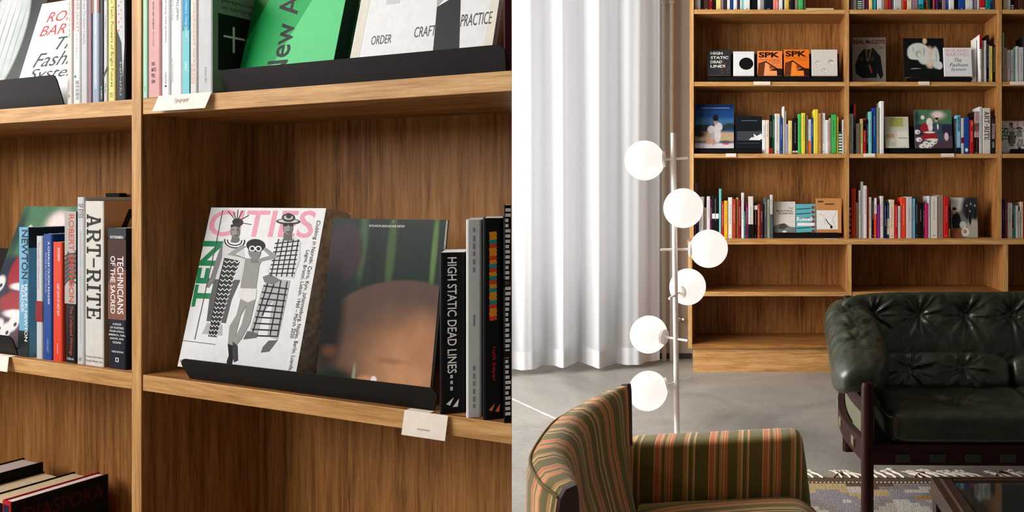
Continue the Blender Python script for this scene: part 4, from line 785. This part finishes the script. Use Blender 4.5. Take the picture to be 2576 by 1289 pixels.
# hem: a doubled band along the lower edge
hv = []; hf = []
for i in range(NU+1):
    l = L_*i/NU
    for z in (.06, .17):
        hem = .03+.012*math.sin(l*7.3)+.006*math.sin(l*19); zz = hem+(z-.06)
        q = CA+dc*l+ncv*(fold(l, zz)+.01*math.sin(zz*2+l*6)+.0025); hv.append((q.x, q.y, zz))
pyd('hem', hv, [(2*i, 2*i+2, 2*i+3, 2*i+1) for i in range(NU)], fabric('white_voile_hem', (240, 241, 244), .3), cur, True)
MB().tube([CA+Vector((0, 0, 3.42)), CB+Vector((0, 0, 3.42))], .014).build('curtain_rail', plain('white_rail', (220, 220, 220), .4), cur)
for i in range(24):
    q = CA.lerp(CB, (i+.5)/24); MB().tube([q+Vector((0, 0, 3.36)), q+Vector((0, 0, 3.43))], .004, 6).build('glider', plain('white_rail', (220, 220, 220), .4), cur)
for t_ in (.1, .5, .9):
    q = CA.lerp(CB, t_); MB().tube([q+Vector((0, 0, 3.42)), q+Vector((0, 0, CZ))], .006, 8).build('ceiling_bracket', plain('white_rail', (220, 220, 220), .4), cur)

# ------------------------------------------------------------------ heating pipes and valve
pipe_m = plain('beige_pipe_paint', (188, 180, 168), .45)
chrome = plain('brushed_chrome', (206, 206, 206), .22, 1)
for u, lb in ((1671, 'beige vertical heating pipe beside the curtain edge'), (1690, 'beige vertical heating pipe nearer the oak bookcase with a valve')):
    x = fu(u, 4.99); o = thing('heating_pipe', lb, 'pipe', (x, 4.99, 0), 0, 'heating pipes by the window')
    MB().tube([(0, 0, 0), (0, 0, CZ)], .0155, 16).build('pipe', pipe_m, o)
    for z in (.12, 2.42): MB().tube([(0, 0, z), (0, 0, z+.02)], .021, 16).box(-.006, .006, 0, WY-4.99, z+.004, z+.016).build('pipe_clamp', pipe_m, o)
o = thing('radiator_valve', 'chrome radiator valve knob on the pipe beside the oak bookcase', 'valve', (fu(1706, 4.97), 4.975, .285))
MB().tube([(-.03, .012, 0), (.03, 0, 0)], .009, 12).build('stub_pipe', chrome, o)
MB().tube([(.0, .0, -.014), (.0, 0, .014)], .014, 14).build('valve_body', chrome, o)
MB().tube([(.022, -.004, .0), (.03, -.012, 0), (.044, -.026, 0), (.05, -.032, 0)], [.012, .018, .018, .012], 16).build('knob', chrome, o)

# ------------------------------------------------------------------ globe floor lamp
LY = 3.2
lampw = plain('cream_white_lacquer', (250, 244, 238), .4)
lb = Vector(px(1703.5, 0, LY)); lb.z = 0
lamp = thing('floor_lamp', 'cream floor lamp with six glowing globe shades on one pole', 'lamp', lb)
top = Vector(px(1694, 335, LY)); lean_x = top.x-lb.x
MB().tube([(0, 0, .02), (lean_x, 0, top.z)], .0117, 20).build('pole', lampw, lamp)
MB().tube([(0, 0, 0), (0, 0, .012), (0, 0, .02), (0, 0, .026)], [.13, .13, .122, .02], 40).build('base', lampw, lamp)
glob, nt, b, new, ln = nodes('lit_opal_glass')
b.inputs['Base Color'].default_value = (.3, .29, .28, 1); b.inputs['Roughness'].default_value = .25; b.inputs['Emission Color'].default_value = (1, .93, .87, 1); b.inputs['Emission Strength'].default_value = .93
def sphere(c, r, nu=40, nv=24):
    v = [(c[0], c[1], c[2]+r)]; f = []
    for j in range(1, nv):
        for i in range(nu): a, e = 2*math.pi*i/nu, math.pi*j/nv; v.append((c[0]+r*math.sin(e)*math.cos(a), c[1]+r*math.sin(e)*math.sin(a), c[2]+r*math.cos(e)))
    v.append((c[0], c[1], c[2]-r)); n = len(v)
    f += [(0, 1+i, 1+(i+1) % nu) for i in range(nu)]+[(1+(j-1)*nu+i, 1+j*nu+i, 1+j*nu+(i+1) % nu, 1+(j-1)*nu+(i+1) % nu) for j in range(1, nv-1) for i in range(nu)]+[(n-1, 1+(nv-2)*nu+(i+1) % nu, 1+(nv-2)*nu+i) for i in range(nu)]
    return v, f
# centre in the photo, rod row at the pole, depth offset of the globe, far rod end
for (u, vv, dy, vr, ur, rr) in ((1622, 404, .0, 400, 1727, .0865), (1719, 524, -.115, 532, 1690, .0835), (1783, 626, .03, 628, 1661, .084), (1730, 722, .105, 742, 1684, .082), (1632, 842, .065, 853, 1733, .083), (1630, 984, -.03, 962, 1735, .0845)):
    Y = LY+dy; c = Vector(px(u, vv, Y))-lb; z = H-(vr-Q)/F*LY; pp_ = Vector((lean_x*z/top.z, 0, z)); c2 = Vector((c.x, c.y, c.z))
    d = (c2-pp_); far_end = pp_-d.normalized()*(.062 if abs(dy) < .09 else .055)
    a = MB().tube([far_end, pp_, c2-d.normalized()*(rr*.96)], .0052, 12).build('arm', lampw, lamp)
    e = MB(); e.tube([c2-d.normalized()*(rr*1.03), c2-d.normalized()*(rr*.86)], .033, 24); e.build('cap', lampw, a)
    s_, fs = sphere(c2, rr); pyd('globe_shade', s_, fs, glob, lamp, True)
    li = bpy.data.lights.new('lamp_bulb', 'POINT'); li.energy = 4; li.color = (1, .86, .72); li.shadow_soft_size = rr*1.02
    q = bpy.data.objects.new('lamp_bulb', li); C.objects.link(q); q.parent = lamp; q.location = c2

# ------------------------------------------------------------------ striped armchair (faces right)
def stripes():
    m, nt, b, new, ln = nodes('striped_wool')
    uv = new('ShaderNodeUVMap'); uv.uv_map = 'weave'; sp = new('ShaderNodeSeparateXYZ'); ln(uv.outputs[0], sp.inputs[0])
    dv = new('ShaderNodeMath'); dv.operation = 'DIVIDE'; dv.inputs[1].default_value = .138; fr = new('ShaderNodeMath'); fr.operation = 'FRACT'; ln(sp.outputs[0], dv.inputs[0]); ln(dv.outputs[0], fr.inputs[0])
    rp = new('ShaderNodeValToRGB'); rp.color_ramp.interpolation = 'CONSTANT'; e = rp.color_ramp.elements
    ol, og, tn, cr, rd = (116, 106, 52), (218, 120, 66), (192, 146, 84), (226, 190, 136), (196, 86, 54)
    st = [(0, cr), (.012, og), (.085, tn), (.105, cr), (.125, rd), (.14, tn), (.152, ol), (.195, tn), (.235, cr), (.25, rd), (.262, tn), (.275, cr), (.29, og), (.335, tn), (.35, ol), (.53, tn), (.6, cr), (.632, ol), (.70, tn), (.73, cr), (.748, ol)]
    e[0].position, e[0].color = 0, (*lin(st[0][1]), 1); e[1].position, e[1].color = st[1][0], (*lin(st[1][1]), 1)
    for p_, c_ in st[2:]: k = e.new(p_); k.color = (*lin(c_), 1)
    ln(fr.outputs[0], rp.inputs[0])
    tc = new('ShaderNodeTexCoord'); nz = new('ShaderNodeTexNoise'); nz.inputs['Scale'].default_value = 700; nz.inputs['Detail'].default_value = 2; ln(tc.outputs['Object'], nz.inputs['Vector'])
    hv_ = new('ShaderNodeHueSaturation'); mr = new('ShaderNodeMapRange'); mr.inputs[3].default_value = .7; mr.inputs[4].default_value = 1.3; ln(nz.outputs['Fac'], mr.inputs[0]); ln(mr.outputs[0], hv_.inputs['Value']); ln(rp.outputs[0], hv_.inputs['Color'])
    ln(hv_.outputs[0], b.inputs['Base Color']); b.inputs['Roughness'].default_value = .9; b.inputs['Specular IOR Level'].default_value = .15; b.inputs['Sheen Weight'].default_value = .25; b.inputs['Sheen Roughness'].default_value = .5
    bp = new('ShaderNodeBump'); bp.inputs['Strength'].default_value = .35; bp.inputs['Distance'].default_value = .0012; ln(nz.outputs['Fac'], bp.inputs['Height']); ln(bp.outputs[0], b.inputs['Normal'])
    return m
wool = stripes()
def uvset(o, fn):
    me = o.data; uv = me.uv_layers.new(name='weave')
    for p_ in me.polygons:
        for li in p_.loop_indices: uv.data[li].uv = fn(me.vertices[me.loops[li].vertex_index].co, p_.normal, me.loops[li].vertex_index)
def crom(pts, n):
    pts = [np.array(p, float) for p in pts]; P_ = [2*pts[0]-pts[1]]+pts+[2*pts[-1]-pts[-2]]; out = []
    for i in range(1, len(P_)-2):
        for k in range(n):
            t = k/n; a, b, c, d = P_[i-1], P_[i], P_[i+1], P_[i+2]
            out.append(.5*((2*b)+(c-a)*t+(2*a-5*b+4*c-d)*t*t+(3*b-a-3*c+d)*t**3))
    out.append(pts[-1]); return out
HB = .62
rim_px = [(1556, 970), (1512, 983), (1456, 1010), (1416, 1032), (1380, 1056), (1337, 1113), (1325, 1153), (1347, 1198), (1372, 1220), (1398, 1238)]
rim = []
for u, vv in rim_px:
    Y = F*(H-HB)/(vv-Q); rim.append(((u-P)/F*Y, Y))
ctr = np.array([-.17, 1.52])
chair = thing('armchair', 'low armchair in olive wool with orange and cream stripes and curved back', 'armchair', (ctr[0], ctr[1], 0))
path = crom([np.array(p)-ctr for p in rim], 8); npth = len(path)
arc = [0]
for a, b_ in zip(path[:-1], path[1:]): arc.append(arc[-1]+float(np.linalg.norm(b_-a)))
prof = [(0, .22), (-.004, .40), (0, .585), (.006, .607), (.02, .62), (.05, .623), (.07, .615), (.082, .6), (.088, .58), (.10, .5), (.13, .4), (.16, .33), (.17, .22)]   # inward offset, height
v = []; np_ = len(prof)
for i, p_ in enumerate(path):
    t = path[min(i+1, npth-1)]-path[max(i-1, 0)]; t = t/np.linalg.norm(t); n = np.array([-t[1], t[0]])
    if n @ (-p_) < 0: n = -n
    g_ = math.sin(math.pi*i/(npth-1))**.6
    for o_, z in prof: q = p_+n*(min(o_, .05)*(.62+.38*g_)+max(0, o_-.05)*(.12+.88*g_)); v.append((q[0], q[1], z))
f = [(i*np_+j, i*np_+(j+1) % np_, (i+1)*np_+(j+1) % np_, (i+1)*np_+j) for i in range(npth-1) for j in range(np_)]+[tuple(range(np_)), tuple(range((npth-1)*np_, npth*np_))[::-1]]
bk = pyd('backrest', v, f, wool, chair, True); uvset(bk, lambda c, n, i: (arc[i//np_]*.85+.03, c[2]))
# dark wood strips closing both ends of the backrest, and piping along the rim
for e_, sgn in ((0, -1), (npth-1, 1)):
    t = path[1]-path[0] if e_ == 0 else path[-1]-path[-2]; t = t/np.linalg.norm(t)*sgn; mb = MB(); vv_ = [Vector(v[e_*np_+j]) for j in range(np_)]
    cc = sum(vv_, Vector())/np_; vv_ = [cc+(q-cc)*1.03 for q in vv_]; d = Vector((t[0], t[1], 0))*.012
    mb.add(vv_+[q+d for q in vv_], [tuple(range(np_)), tuple(range(np_, 2*np_))]+[(j, (j+1) % np_, np_+(j+1) % np_, np_+j) for j in range(np_)]); mb.build('end_trim', plain('plum_brown_wood', (62, 34, 38), .4), chair)
MB().tube([Vector(v[i*np_+3])+Vector((0, 0, .003)) for i in range(npth)], .0028, 6).build('piping', plain('olive_piping', (122, 104, 58), .9), chair)
def arm(y0, y1, face):
    "upholstered arm: rounded slab along x; profile in x-z, thickness in y"
    x0, x1 = -.175, .300; zt0, zt1 = .476, .482; n = 28; top_ = []
    poly = [(x0, .2), (x0, zt0-.02), (x0+.015, zt0-.004), (x0+.035, zt0)]+[(x0+.035+(x1-x0-.075)*k/n, zt0+(zt1-zt0)*k/n) for k in range(1, n)]+[(x1-.035, zt1), (x1-.015, zt1-.006), (x1-.004, zt1-.025), (x1+.004, zt1-.08), (x1+.016, .3), (x1+.022, .2)]
    m_ = len(poly); v = []; secs = [(y0, .012), (y0+.012, .003), (y0+.03, 0), (y1-.03, 0), (y1-.012, .003), (y1, .012)]
    cx, cz = (x0+x1)/2, .34
    for y, ins in secs:
        for x, z in poly: v.append((cx+(x-cx)*(1-ins/.21), y+(x-x0)*.11, cz+(z-cz)*(1-ins/.16) if z > .25 else z))
    f = [(i*m_+j, (i+1)*m_+j, (i+1)*m_+(j+1) % m_, i*m_+(j+1) % m_) for i in range(len(secs)-1) for j in range(m_)]+[tuple(range(m_)), tuple(range((len(secs)-1)*m_, len(secs)*m_))[::-1]]
    o = pyd('armrest', v, f, wool, chair, False); bm = bmesh.new(); bm.from_mesh(o.data); bmesh.ops.recalc_face_normals(bm, faces=bm.faces[:]); bm.to_mesh(o.data); bm.free()
    uvset(o, lambda c, n, i: (c[0]-.03*c[2]*0+.5+(c[2]-.5)*-.02, c[2])); o.data.polygons.foreach_set('use_smooth', [True]*len(o.data.polygons))
    return o
arm(.335, .435, -1); arm(-.42, -.325, 1)
# seat cushion: stripes run from back to front
NX, NY = 30, 24; v = []; sx0, sx1, sy0, sy1 = -.12, .335, -.318, .325
def seat_z(a, b_): return .335+.03*(1-(2*a-1)**4)*(1-(2*b_-1)**4)-.05*max(0, (a-.82)/.18)**2
for j in range(NY+1):
    for i in range(NX+1): a, b_ = i/NX, j/NY; x = sx0+(sx1-sx0)*a+.02*math.sin(math.pi*b_)*(a > .8); v.append((x, sy0+(sy1-sy0)*b_+(x-sx0)*.11, seat_z(a, b_)))
nt_ = len(v)
for j in range(NY+1):
    for i in range(NX+1): q = v[j*(NX+1)+i]; v.append((q[0], q[1], .22))
idx = lambda i, j: j*(NX+1)+i
f = [(idx(i, j), idx(i+1, j), idx(i+1, j+1), idx(i, j+1)) for j in range(NY) for i in range(NX)]+[(nt_+idx(i, j), nt_+idx(i, j+1), nt_+idx(i+1, j+1), nt_+idx(i+1, j)) for j in range(NY) for i in range(NX)]
ring = [idx(i, 0) for i in range(NX)]+[idx(NX, j) for j in range(NY)]+[idx(i, NY) for i in range(NX, 0, -1)]+[idx(0, j) for j in range(NY, 0, -1)]
f += [(ring[k], ring[(k+1) % len(ring)], nt_+ring[(k+1) % len(ring)], nt_+ring[k]) for k in range(len(ring))]
st_ = pyd('seat_cushion', v, f, wool, chair, True); uvset(st_, lambda c, n, i: (.552-(c[1]-c[0]*.11)+.03*math.sin(c[0]*4), c[0]))
bx('seat_frame', (-.12, .3, -.3, .34, .17, .219), darkwood_x, chair)
for x in (-.09, .27):
    for y in (-.28, .36): MB().tube([(x, y, .0), (x, y, .2)], [.014, .02], 12).build('leg', darkwood, chair)
# ------------------------------------------------------------------ green leather sofa
def leather():
    m, nt, b, new, ln = nodes('dark_green_leather'); tc = new('ShaderNodeTexCoord')
    vo = new('ShaderNodeTexVoronoi'); vo.inputs['Scale'].default_value = 260; nz = new('ShaderNodeTexNoise'); nz.inputs['Scale'].default_value = 14; nz.inputs['Detail'].default_value = 6; nz.inputs['Distortion'].default_value = 1.2
    ln(tc.outputs['Object'], vo.inputs['Vector']); ln(tc.outputs['Object'], nz.inputs['Vector'])
    rp = new('ShaderNodeValToRGB'); e = rp.color_ramp.elements; e[0].position, e[1].position = .3, .75; e[0].color = (*lin((24, 35, 26)), 1); e[1].color = (*lin((50, 60, 41)), 1); ln(nz.outputs['Fac'], rp.inputs[0]); ln(rp.outputs[0], b.inputs['Base Color'])
    b.inputs['Coat Weight'].default_value = .3; b.inputs['Coat Roughness'].default_value = .28; b.inputs['Roughness'].default_value = .36; b.inputs['Specular IOR Level'].default_value = .5
    ad = new('ShaderNodeMath'); ad.operation = 'MULTIPLY_ADD'; ad.inputs[1].default_value = .12; ln(vo.outputs['Distance'], ad.inputs[0]); ln(nz.outputs['Fac'], ad.inputs[2])
    bp = new('ShaderNodeBump'); bp.inputs['Strength'].default_value = .35; bp.inputs['Distance'].default_value = .006; ln(ad.outputs[0], bp.inputs['Height']); ln(bp.outputs[0], b.inputs['Normal'])
    return m
hide = leather(); hide_dark = plain('dark_green_leather_strap', (30, 42, 34), .4, var=.15); sling_m = plain('olive_canvas_sling', (96, 98, 76), .85, var=.08, scale=300)
def cushion(name, size, parent, loc, rot=(0, 0, 0), k=5.0, puff=.22, buttons=(), face='-y', n=(70, 26, 40), warp=None, seed=0, dep=.03, br=.05, crease=.012):
    """soft cushion: a rounded box (super-ellipsoid of power k) of full size (sx,sy,sz), tufted at buttons,
    given as (a, b) in -1..1 on the face, with leather folds running out from each button"""
    sx, sy, sz = [q/2 for q in size]; bm = bmesh.new(); r = random.Random(seed); cache = {}
    def pt(a, b, c):
        key = (round(a, 5), round(b, 5), round(c, 5))
        if key in cache: return cache[key]
        L = (abs(a)**k+abs(b)**k+abs(c)**k)**(1/k); q = [a/L, b/L, c/L]
        p = Vector((q[0]*sx, q[1]*sy, q[2]*sz))
        ax = 1 if face[1] == 'y' else 2
        u_, w_ = (q[0], q[2]) if ax == 1 else (q[0], q[1])
        f_ = (1-puff*(abs(u_)**2.2+abs(w_)**2.2)/1.4)
        if ax == 1: p.y *= f_
        else: p.z *= f_
        sg = -1 if face[0] == '-' else 1; on = q[1]*sg if ax == 1 else q[2]*sg
        if on > .15:
            d = 0; X_, Z_ = p.x, (p.z if ax == 1 else p.y); hh_ = sz if ax == 1 else sy
            for bi, (ba, bb) in enumerate(buttons):
                dx, dz = X_-ba*sx, Z_-bb*hh_; rr = math.hypot(dx, dz); th = math.atan2(dz, dx)
                d -= dep*math.exp(-(rr/br)**1.3)
                ph = bi*1.7+seed
                d += crease*math.exp(-((rr-.035)/.06)**2)*(max(0, math.cos(6*th+ph+3*rr))**3+.7*max(0, math.cos(11*th+2*ph))**4-.25)
            nv = Vector((X_, Z_, seed*3.7)); d += .007*noise.noise(nv*9)+.0045*abs(noise.noise(nv*21))+.002*noise.noise(nv*50)
            w8 = min(1, (on-.15)/.5)
            if ax == 1: p.y += sg*d*w8
            else: p.z += sg*d*w8
        if warp: p = warp(p)
        vtx = bm.verts.new(p); cache[key] = vtx; return vtx
    def side(fn, nu, nv):
        for i in range(nu):
            for j in range(nv):
                a0, a1, b0, b1 = -1+2*i/nu, -1+2*(i+1)/nu, -1+2*j/nv, -1+2*(j+1)/nv
                q = [pt(*fn(a0, b0)), pt(*fn(a1, b0)), pt(*fn(a1, b1)), pt(*fn(a0, b1))]
                if len(set(q)) == 4: bm.faces.new(q)
    nx, ny, nz = n
    for s_ in (-1, 1):
        side(lambda a, b: (a, s_, b), nx, nz); side(lambda a, b: (a, b, s_), nx, ny); side(lambda a, b: (s_, a, b), ny, nz)
    bmesh.ops.recalc_face_normals(bm, faces=bm.faces[:]); me = bpy.data.meshes.new(name); bm.to_mesh(me); bm.free()
    o = link(name, me, hide, parent, True); o.location = loc; o.rotation_euler = rot
    return o
SX0, SX1, SYF, SYR = .358, 2.16, 2.35, 3.21
sofa = thing('sofa', 'dark green tufted leather sofa on a dark rosewood frame', 'sofa', (0, 0, 0))
for x, s_ in ((SX0, 1), (SX1, -1)):
    MB().tube([(x, SYF, .0113), (x, SYF, .50), (x, SYF, .512)], [.0205, .0205, .016], 20).build('leg', darkwood, sofa)
    MB().tube([(x+.045*s_, SYR, .0), (x+.045*s_, SYR, .665), (x+.045*s_, SYR, .675)], [.022, .022, .018], 20).build('leg', darkwood, sofa)
def rail(y0, z0, z1, bow, th, nm='rail'):
    n = 24; mb = MB(); v = []
    for i in range(n+1):
        t = i/n; x = SX0+(SX1-SX0)*t; dz = -bow*math.sin(math.pi*t)*0+bow*(2*t-1)**2
        v += [(x, y0, z0+dz), (x, y0+th, z0+dz), (x, y0+th, z1), (x, y0, z1)]
    f = [(4*i+j, 4*i+(j+1) % 4, 4*i+4+(j+1) % 4, 4*i+4+j) for i in range(n) for j in range(4)]+[(0, 1, 2, 3), (4*n+3, 4*n+2, 4*n+1, 4*n)]
    return mb.add(v, f).build(nm, darkwood_x, sofa, .002)
rail(SYF-.012, .248, .315, .004, .026, 'front_rail'); rail(SYR-.012, .27, .335, 0, .026, 'back_rail'); rail(SYR-.012, .62, .665, 0, .026, 'back_top_rail')
for k in range(11):
    x = fu(2250, SYF)+k*.1115
    bx('strap', (x, x+.049, SYF-.0165, SYF+.02, .262, .286), hide_dark, sofa, .003)
def side_rail(x0, s_, z0f, z1f, z0r, z1r, bow, nm, mt):
    n = 16; v = []; th = .022
    for i in range(n+1):
        t = i/n; y = SYF+.015+(SYR-SYF-.03)*t; x = x0+.045*s_*t-s_*bow*math.sin(math.pi*t); a = z0f+(z0r-z0f)*t-.02*math.sin(math.pi*t); b = z1f+(z1r-z1f)*t-.02*math.sin(math.pi*t)
        v += [(x-th/2, y, a), (x+th/2, y, a), (x+th/2, y, b), (x-th/2, y, b)]
    f = [(4*i+j, 4*i+(j+1) % 4, 4*i+4+(j+1) % 4, 4*i+4+j) for i in range(n) for j in range(4)]+[(0, 1, 2, 3), (4*n+3, 4*n+2, 4*n+1, 4*n)]
    return MB().add(v, f).build(nm, mt, sofa)
for x, s_ in ((SX0, 1), (SX1, -1)):
    side_rail(x, s_, .252, .322, .285, .345, .055, 'side_rail', darkwood); side_rail(x, s_, .405, .455, .44, .49, .04, 'side_rail', darkwood); side_rail(x+.014*s_, s_, .325, .40, .345, .43, .04, 'side_sling', sling_m)
    for t in (.14, .4, .66, .9):
        y = SYF+.015+(SYR-SYF-.03)*t; xx = x+.045*s_*t-s_*.055*math.sin(math.pi*t); z = .252+.033*t-.02*math.sin(math.pi*t)
        bx('strap', (xx-.0155, xx+.0155, y-.024, y+.024, z+.02, z+.05), plain('olive_leather_strap', (104, 104, 78), .5), sofa, .003)
bx('seat_sling', (SX0+.03, SX1-.03, SYF+.03, SYR-.02, .292, .296), plain('dark_sling', (20, 22, 20), .8), sofa)
CW = (SX1-SX0-.12)/3; X00 = SX0+.06
for k in range(3):
    xc = X00+CW*(k+.5)
    cushion('seat_cushion', (CW-.004, .60, .105), sofa, (xc, SYF+.29, .347), (R(-3), 0, 0), 9, .06, [(0.05, -.1)], '+z', (60, 54, 14), seed=k, dep=.035, br=.09, crease=.024)
    cushion('lumbar_cushion', (CW-.006, .15, .155), sofa, (xc, SYF+.49, .424), (R(-24), 0, 0), 4.2, .2, [(-.42, .12), (.34, .16)], '-y', (70, 16, 26), seed=k+5, dep=.03, br=.045, crease=.013)
nb_ = int(round((SX1-SX0-.14)/.188))
cushion('back_cushion', (SX1-SX0+.01, .17, .40), sofa, ((SX0+SX1)/2, SYR-.13, .505), (R(-13), 0, 0), 9, .16,
        [(((fu(2211, 3.0)+.188*i)-(SX0+SX1)/2)/((SX1-SX0-.03)/2), .52) for i in range(10)], '-y', (300, 14, 56), seed=3, dep=.042, br=.055, crease=.012)
for x, s_ in ((SX0, 1), (SX1, -1)):
    def warp(p, s_=s_):
        t = (p.x/.44+1)/2                                   # 0 at the front, 1 at the back
        p.z += .10*t*t+.01*t; p.y += -.02*math.sin(math.pi*t)
        p.z -= max(0, -p.y)*0 + .35*max(0, p.y-.02); return p
    cushion('arm_cushion', (.86, .21, .17), sofa, (x+.005*s_+(.0 if s_ > 0 else 0), SYF+.45, .515), (0, 0, R(90-3)), 3.6, .25, [(-.42, .05), (-.02, .1), (.45, .1)], '+z', (70, 26, 18), warp, 9, .026, .04, .011)

# ------------------------------------------------------------------ woven rug with fringe
RYE = 2.87; RX0 = .135; RXE = 2.3; RYN = .9
rug_cols = dict(b=(104, 78, 52), y=(206, 178, 128), w=(214, 204, 192), l=(160, 150, 158), g=(150, 140, 134), o=(184, 132, 62), p=(196, 182, 168))
def rug_mat(n, c):
    m, nt, b, new, ln = nodes('rug_wool_'+n); tc = new('ShaderNodeTexCoord'); mp = new('ShaderNodeMapping'); mp.inputs['Scale'].default_value = (170, 230, 1)
    vo = new('ShaderNodeTexVoronoi'); vo.inputs['Scale'].default_value = 1; vo.inputs['Randomness'].default_value = .5; ln(tc.outputs['Object'], mp.inputs[0]); ln(mp.outputs[0], vo.inputs['Vector'])
    rp = new('ShaderNodeValToRGB'); e = rp.color_ramp.elements; e[0].color = (*lin(c), 1); e[1].color = (*[q*.35 for q in lin(c)], 1); e[0].position = .3; e[1].position = .8; ln(vo.outputs['Distance'], rp.inputs[0]); ln(rp.outputs[0], b.inputs['Base Color'])
    b.inputs['Roughness'].default_value = .95; bp = new('ShaderNodeBump'); bp.inputs['Strength'].default_value = .6; bp.inputs['Distance'].default_value = .003; bp.invert = True; ln(vo.outputs['Distance'], bp.inputs['Height']); ln(bp.outputs[0], b.inputs['Normal']); return m
rk = list(rug_cols); rmats = [rug_mat(k, rug_cols[k]) for k in rk]
cell = .03; cols = int((RXE-RX0)/cell); rows = int((RYE-RYN)/cell); v = []; f = []; mi = []
def rug_at(i, j):
    "pattern letter in column i, row j counted from the fringed edge"
    if j < 3: return 'b'
    j -= 3; a = abs((i % 12)-6); 
    if a+j*.8 % 9 < 1.5: return 'b' if j < 3 else 'o'
    d = (a+(j % 10))
    if (i//12+j//10) % 2 == 0: return 'ywlgl'[min(4, int(d/2.4))] if d < 10 else 'p'
    return 'ogplw'[min(4, int(d/2.2))]
pat = ['bbbbbbbbbbbbbbbbbbbbbbbbbbbbbb', 'bbbbbbbbbbbbbbbbbbbbbbbbbbbbbb', 'yyyyyyybbbbbbggggggggggggbbbbb', 'wyyyyyywwbbgggggwwggoooggggggp', 'wyylllywwwyyllwwwgoooooooggppp', 'yylllllyyyyyllllgoooooooooggpp', 'llllllllyyllllgooooooooooopppp']
for j in range(rows):
    for i in range(cols):
        k = len(v); x, y = RX0+i*cell, RYE-j*cell; z = .011
        v += [(x, y, z), (x+cell, y, z), (x+cell, y-cell, z), (x, y-cell, z)]; f.append((k+3, k+2, k+1, k))
        ch = pat[j][i % 30] if j < len(pat) else rug_at(i, j); mi.append(rk.index(ch))
rug = thing('rug', 'flat-woven rug in brown, ochre and lilac blocks with fringe', 'rug', (0, 0, 0))
k = len(v); xe, ye = RX0+cols*cell, RYE-rows*cell
v += [(RX0, RYE, 0), (xe, RYE, 0), (xe, ye, 0), (RX0, ye, 0), (RX0, RYE, .011), (xe, RYE, .011), (xe, ye, .011), (RX0, ye, .011)]
f += [(k, k+4, k+5, k+1), (k+1, k+5, k+6, k+2), (k+2, k+6, k+7, k+3), (k+3, k+7, k+4, k), (k, k+1, k+2, k+3)]; mi += [0]*5
pyd('woven_field', v, f, rmats, rug, mi=mi)
thread = plain('cream_wool_thread', (218, 206, 190), .95, var=.2, scale=200); thread2 = plain('tan_wool_thread', (160, 134, 104), .95, var=.2, scale=200)
mb = MB(); x = RX0+.008; sv, sf_ = sphere((0, 0, 0), 1, 8, 5)
while x < xe: mb.add([(x+.0055*q[0], RYE-.052+.004*q[1], .0115+.0025*q[2]) for q in sv], sf_, True); x += .0155
tag(mb.build('stitching', thread, rug), kind='stuff')
rr = random.Random(11); x = RX0+.02; i = 0
while x < min(xe, 1.5):
    ang = R(rr.uniform(18, 42)); ln_ = rr.uniform(.10, .13); d = Vector((-math.sin(ang), math.cos(ang), 0)); b0 = Vector((x, RYE-.004, .010)); mb = MB(); tm = thread2 if i % 9 == 4 else thread
    if i % 9 == 4: d = Vector((.5, .8, 0)).normalized()
    m0 = b0+d*ln_*.62+Vector((rr.uniform(-.006, .006), 0, -.004)); mb.tube([b0, b0.lerp(m0, .5)+Vector((0, 0, .004)), m0], [.005, .0045, .0055], 7)
    mb.tube([m0-d*.003, m0+d*.005], [.006, .0055], 7)
    for q in range(6):
        sp = Vector((-d.y, d.x, 0))*(q-2.5)*.0055; e0 = m0+d*ln_*.4*rr.uniform(.8, 1.1)+sp+Vector((0, 0, -.002)); e0.z = .003; mb.tube([m0+sp*.15, m0.lerp(e0, .5)+Vector((0, 0, .002)), e0], [.0028, .0024, .001], 5)
    mb.build('tassel', tm, rug); x += .034*rr.uniform(.9, 1.15); i += 1

# ------------------------------------------------------------------ coffee table
TZ = .42; tx0, tx1, ty0, ty1 = .428, 1.75, .95, 1.80
bronze = plain('dark_bronze_metal', (84, 66, 48), .22, .85, var=.2, scale=8)
tab = thing('coffee_table', 'coffee table with a dark glass top in a bronze metal frame', 'table', (0, 0, 0))
fw = .05
for (a, b, c, d) in ((tx0, tx0+fw, ty0, ty1), (tx1-fw, tx1, ty0, ty1), (tx0+fw, tx1-fw, ty1-fw*.55, ty1), (tx0+fw, tx1-fw, ty0, ty0+fw)): bx('frame_bar', (a, b, c, d, TZ-.045, TZ), bronze, tab, .004)
for (a, b, c, d) in ((tx0+.018, tx0+.024, ty0+.02, ty1-.02), (tx0+.02, tx1-.02, ty1-.012, ty1-.007)): bx('edge_groove', (a, b, c, d, TZ+.0001, TZ+.002), plain('pale_bronze_edge', (176, 150, 118), .2, .9), tab)
tg, nt, b, new, ln = nodes('smoked_glass'); b.inputs['Base Color'].default_value = (.03, .045, .045, 1); b.inputs['Roughness'].default_value = .04; b.inputs['Transmission Weight'].default_value = .6; b.inputs['IOR'].default_value = 1.5
bx('glass_top', (tx0+fw+.0005, tx1-fw-.0005, ty0+fw+.0005, ty1-fw*.55-.0005, TZ-.014, TZ-.004), tg, tab)
bx('lower_shelf', (tx0+fw, tx1-fw, ty0+fw, ty1-fw, .14, .15), plain('dark_table_shelf', (30, 30, 30), .3), tab)
for x in (tx0+.004, tx1-.044):
    for y in (ty0+.004, ty1-.044): bx('leg', (x, x+.04, y, y+.04, .0115, TZ-.0455), bronze, tab, .003)
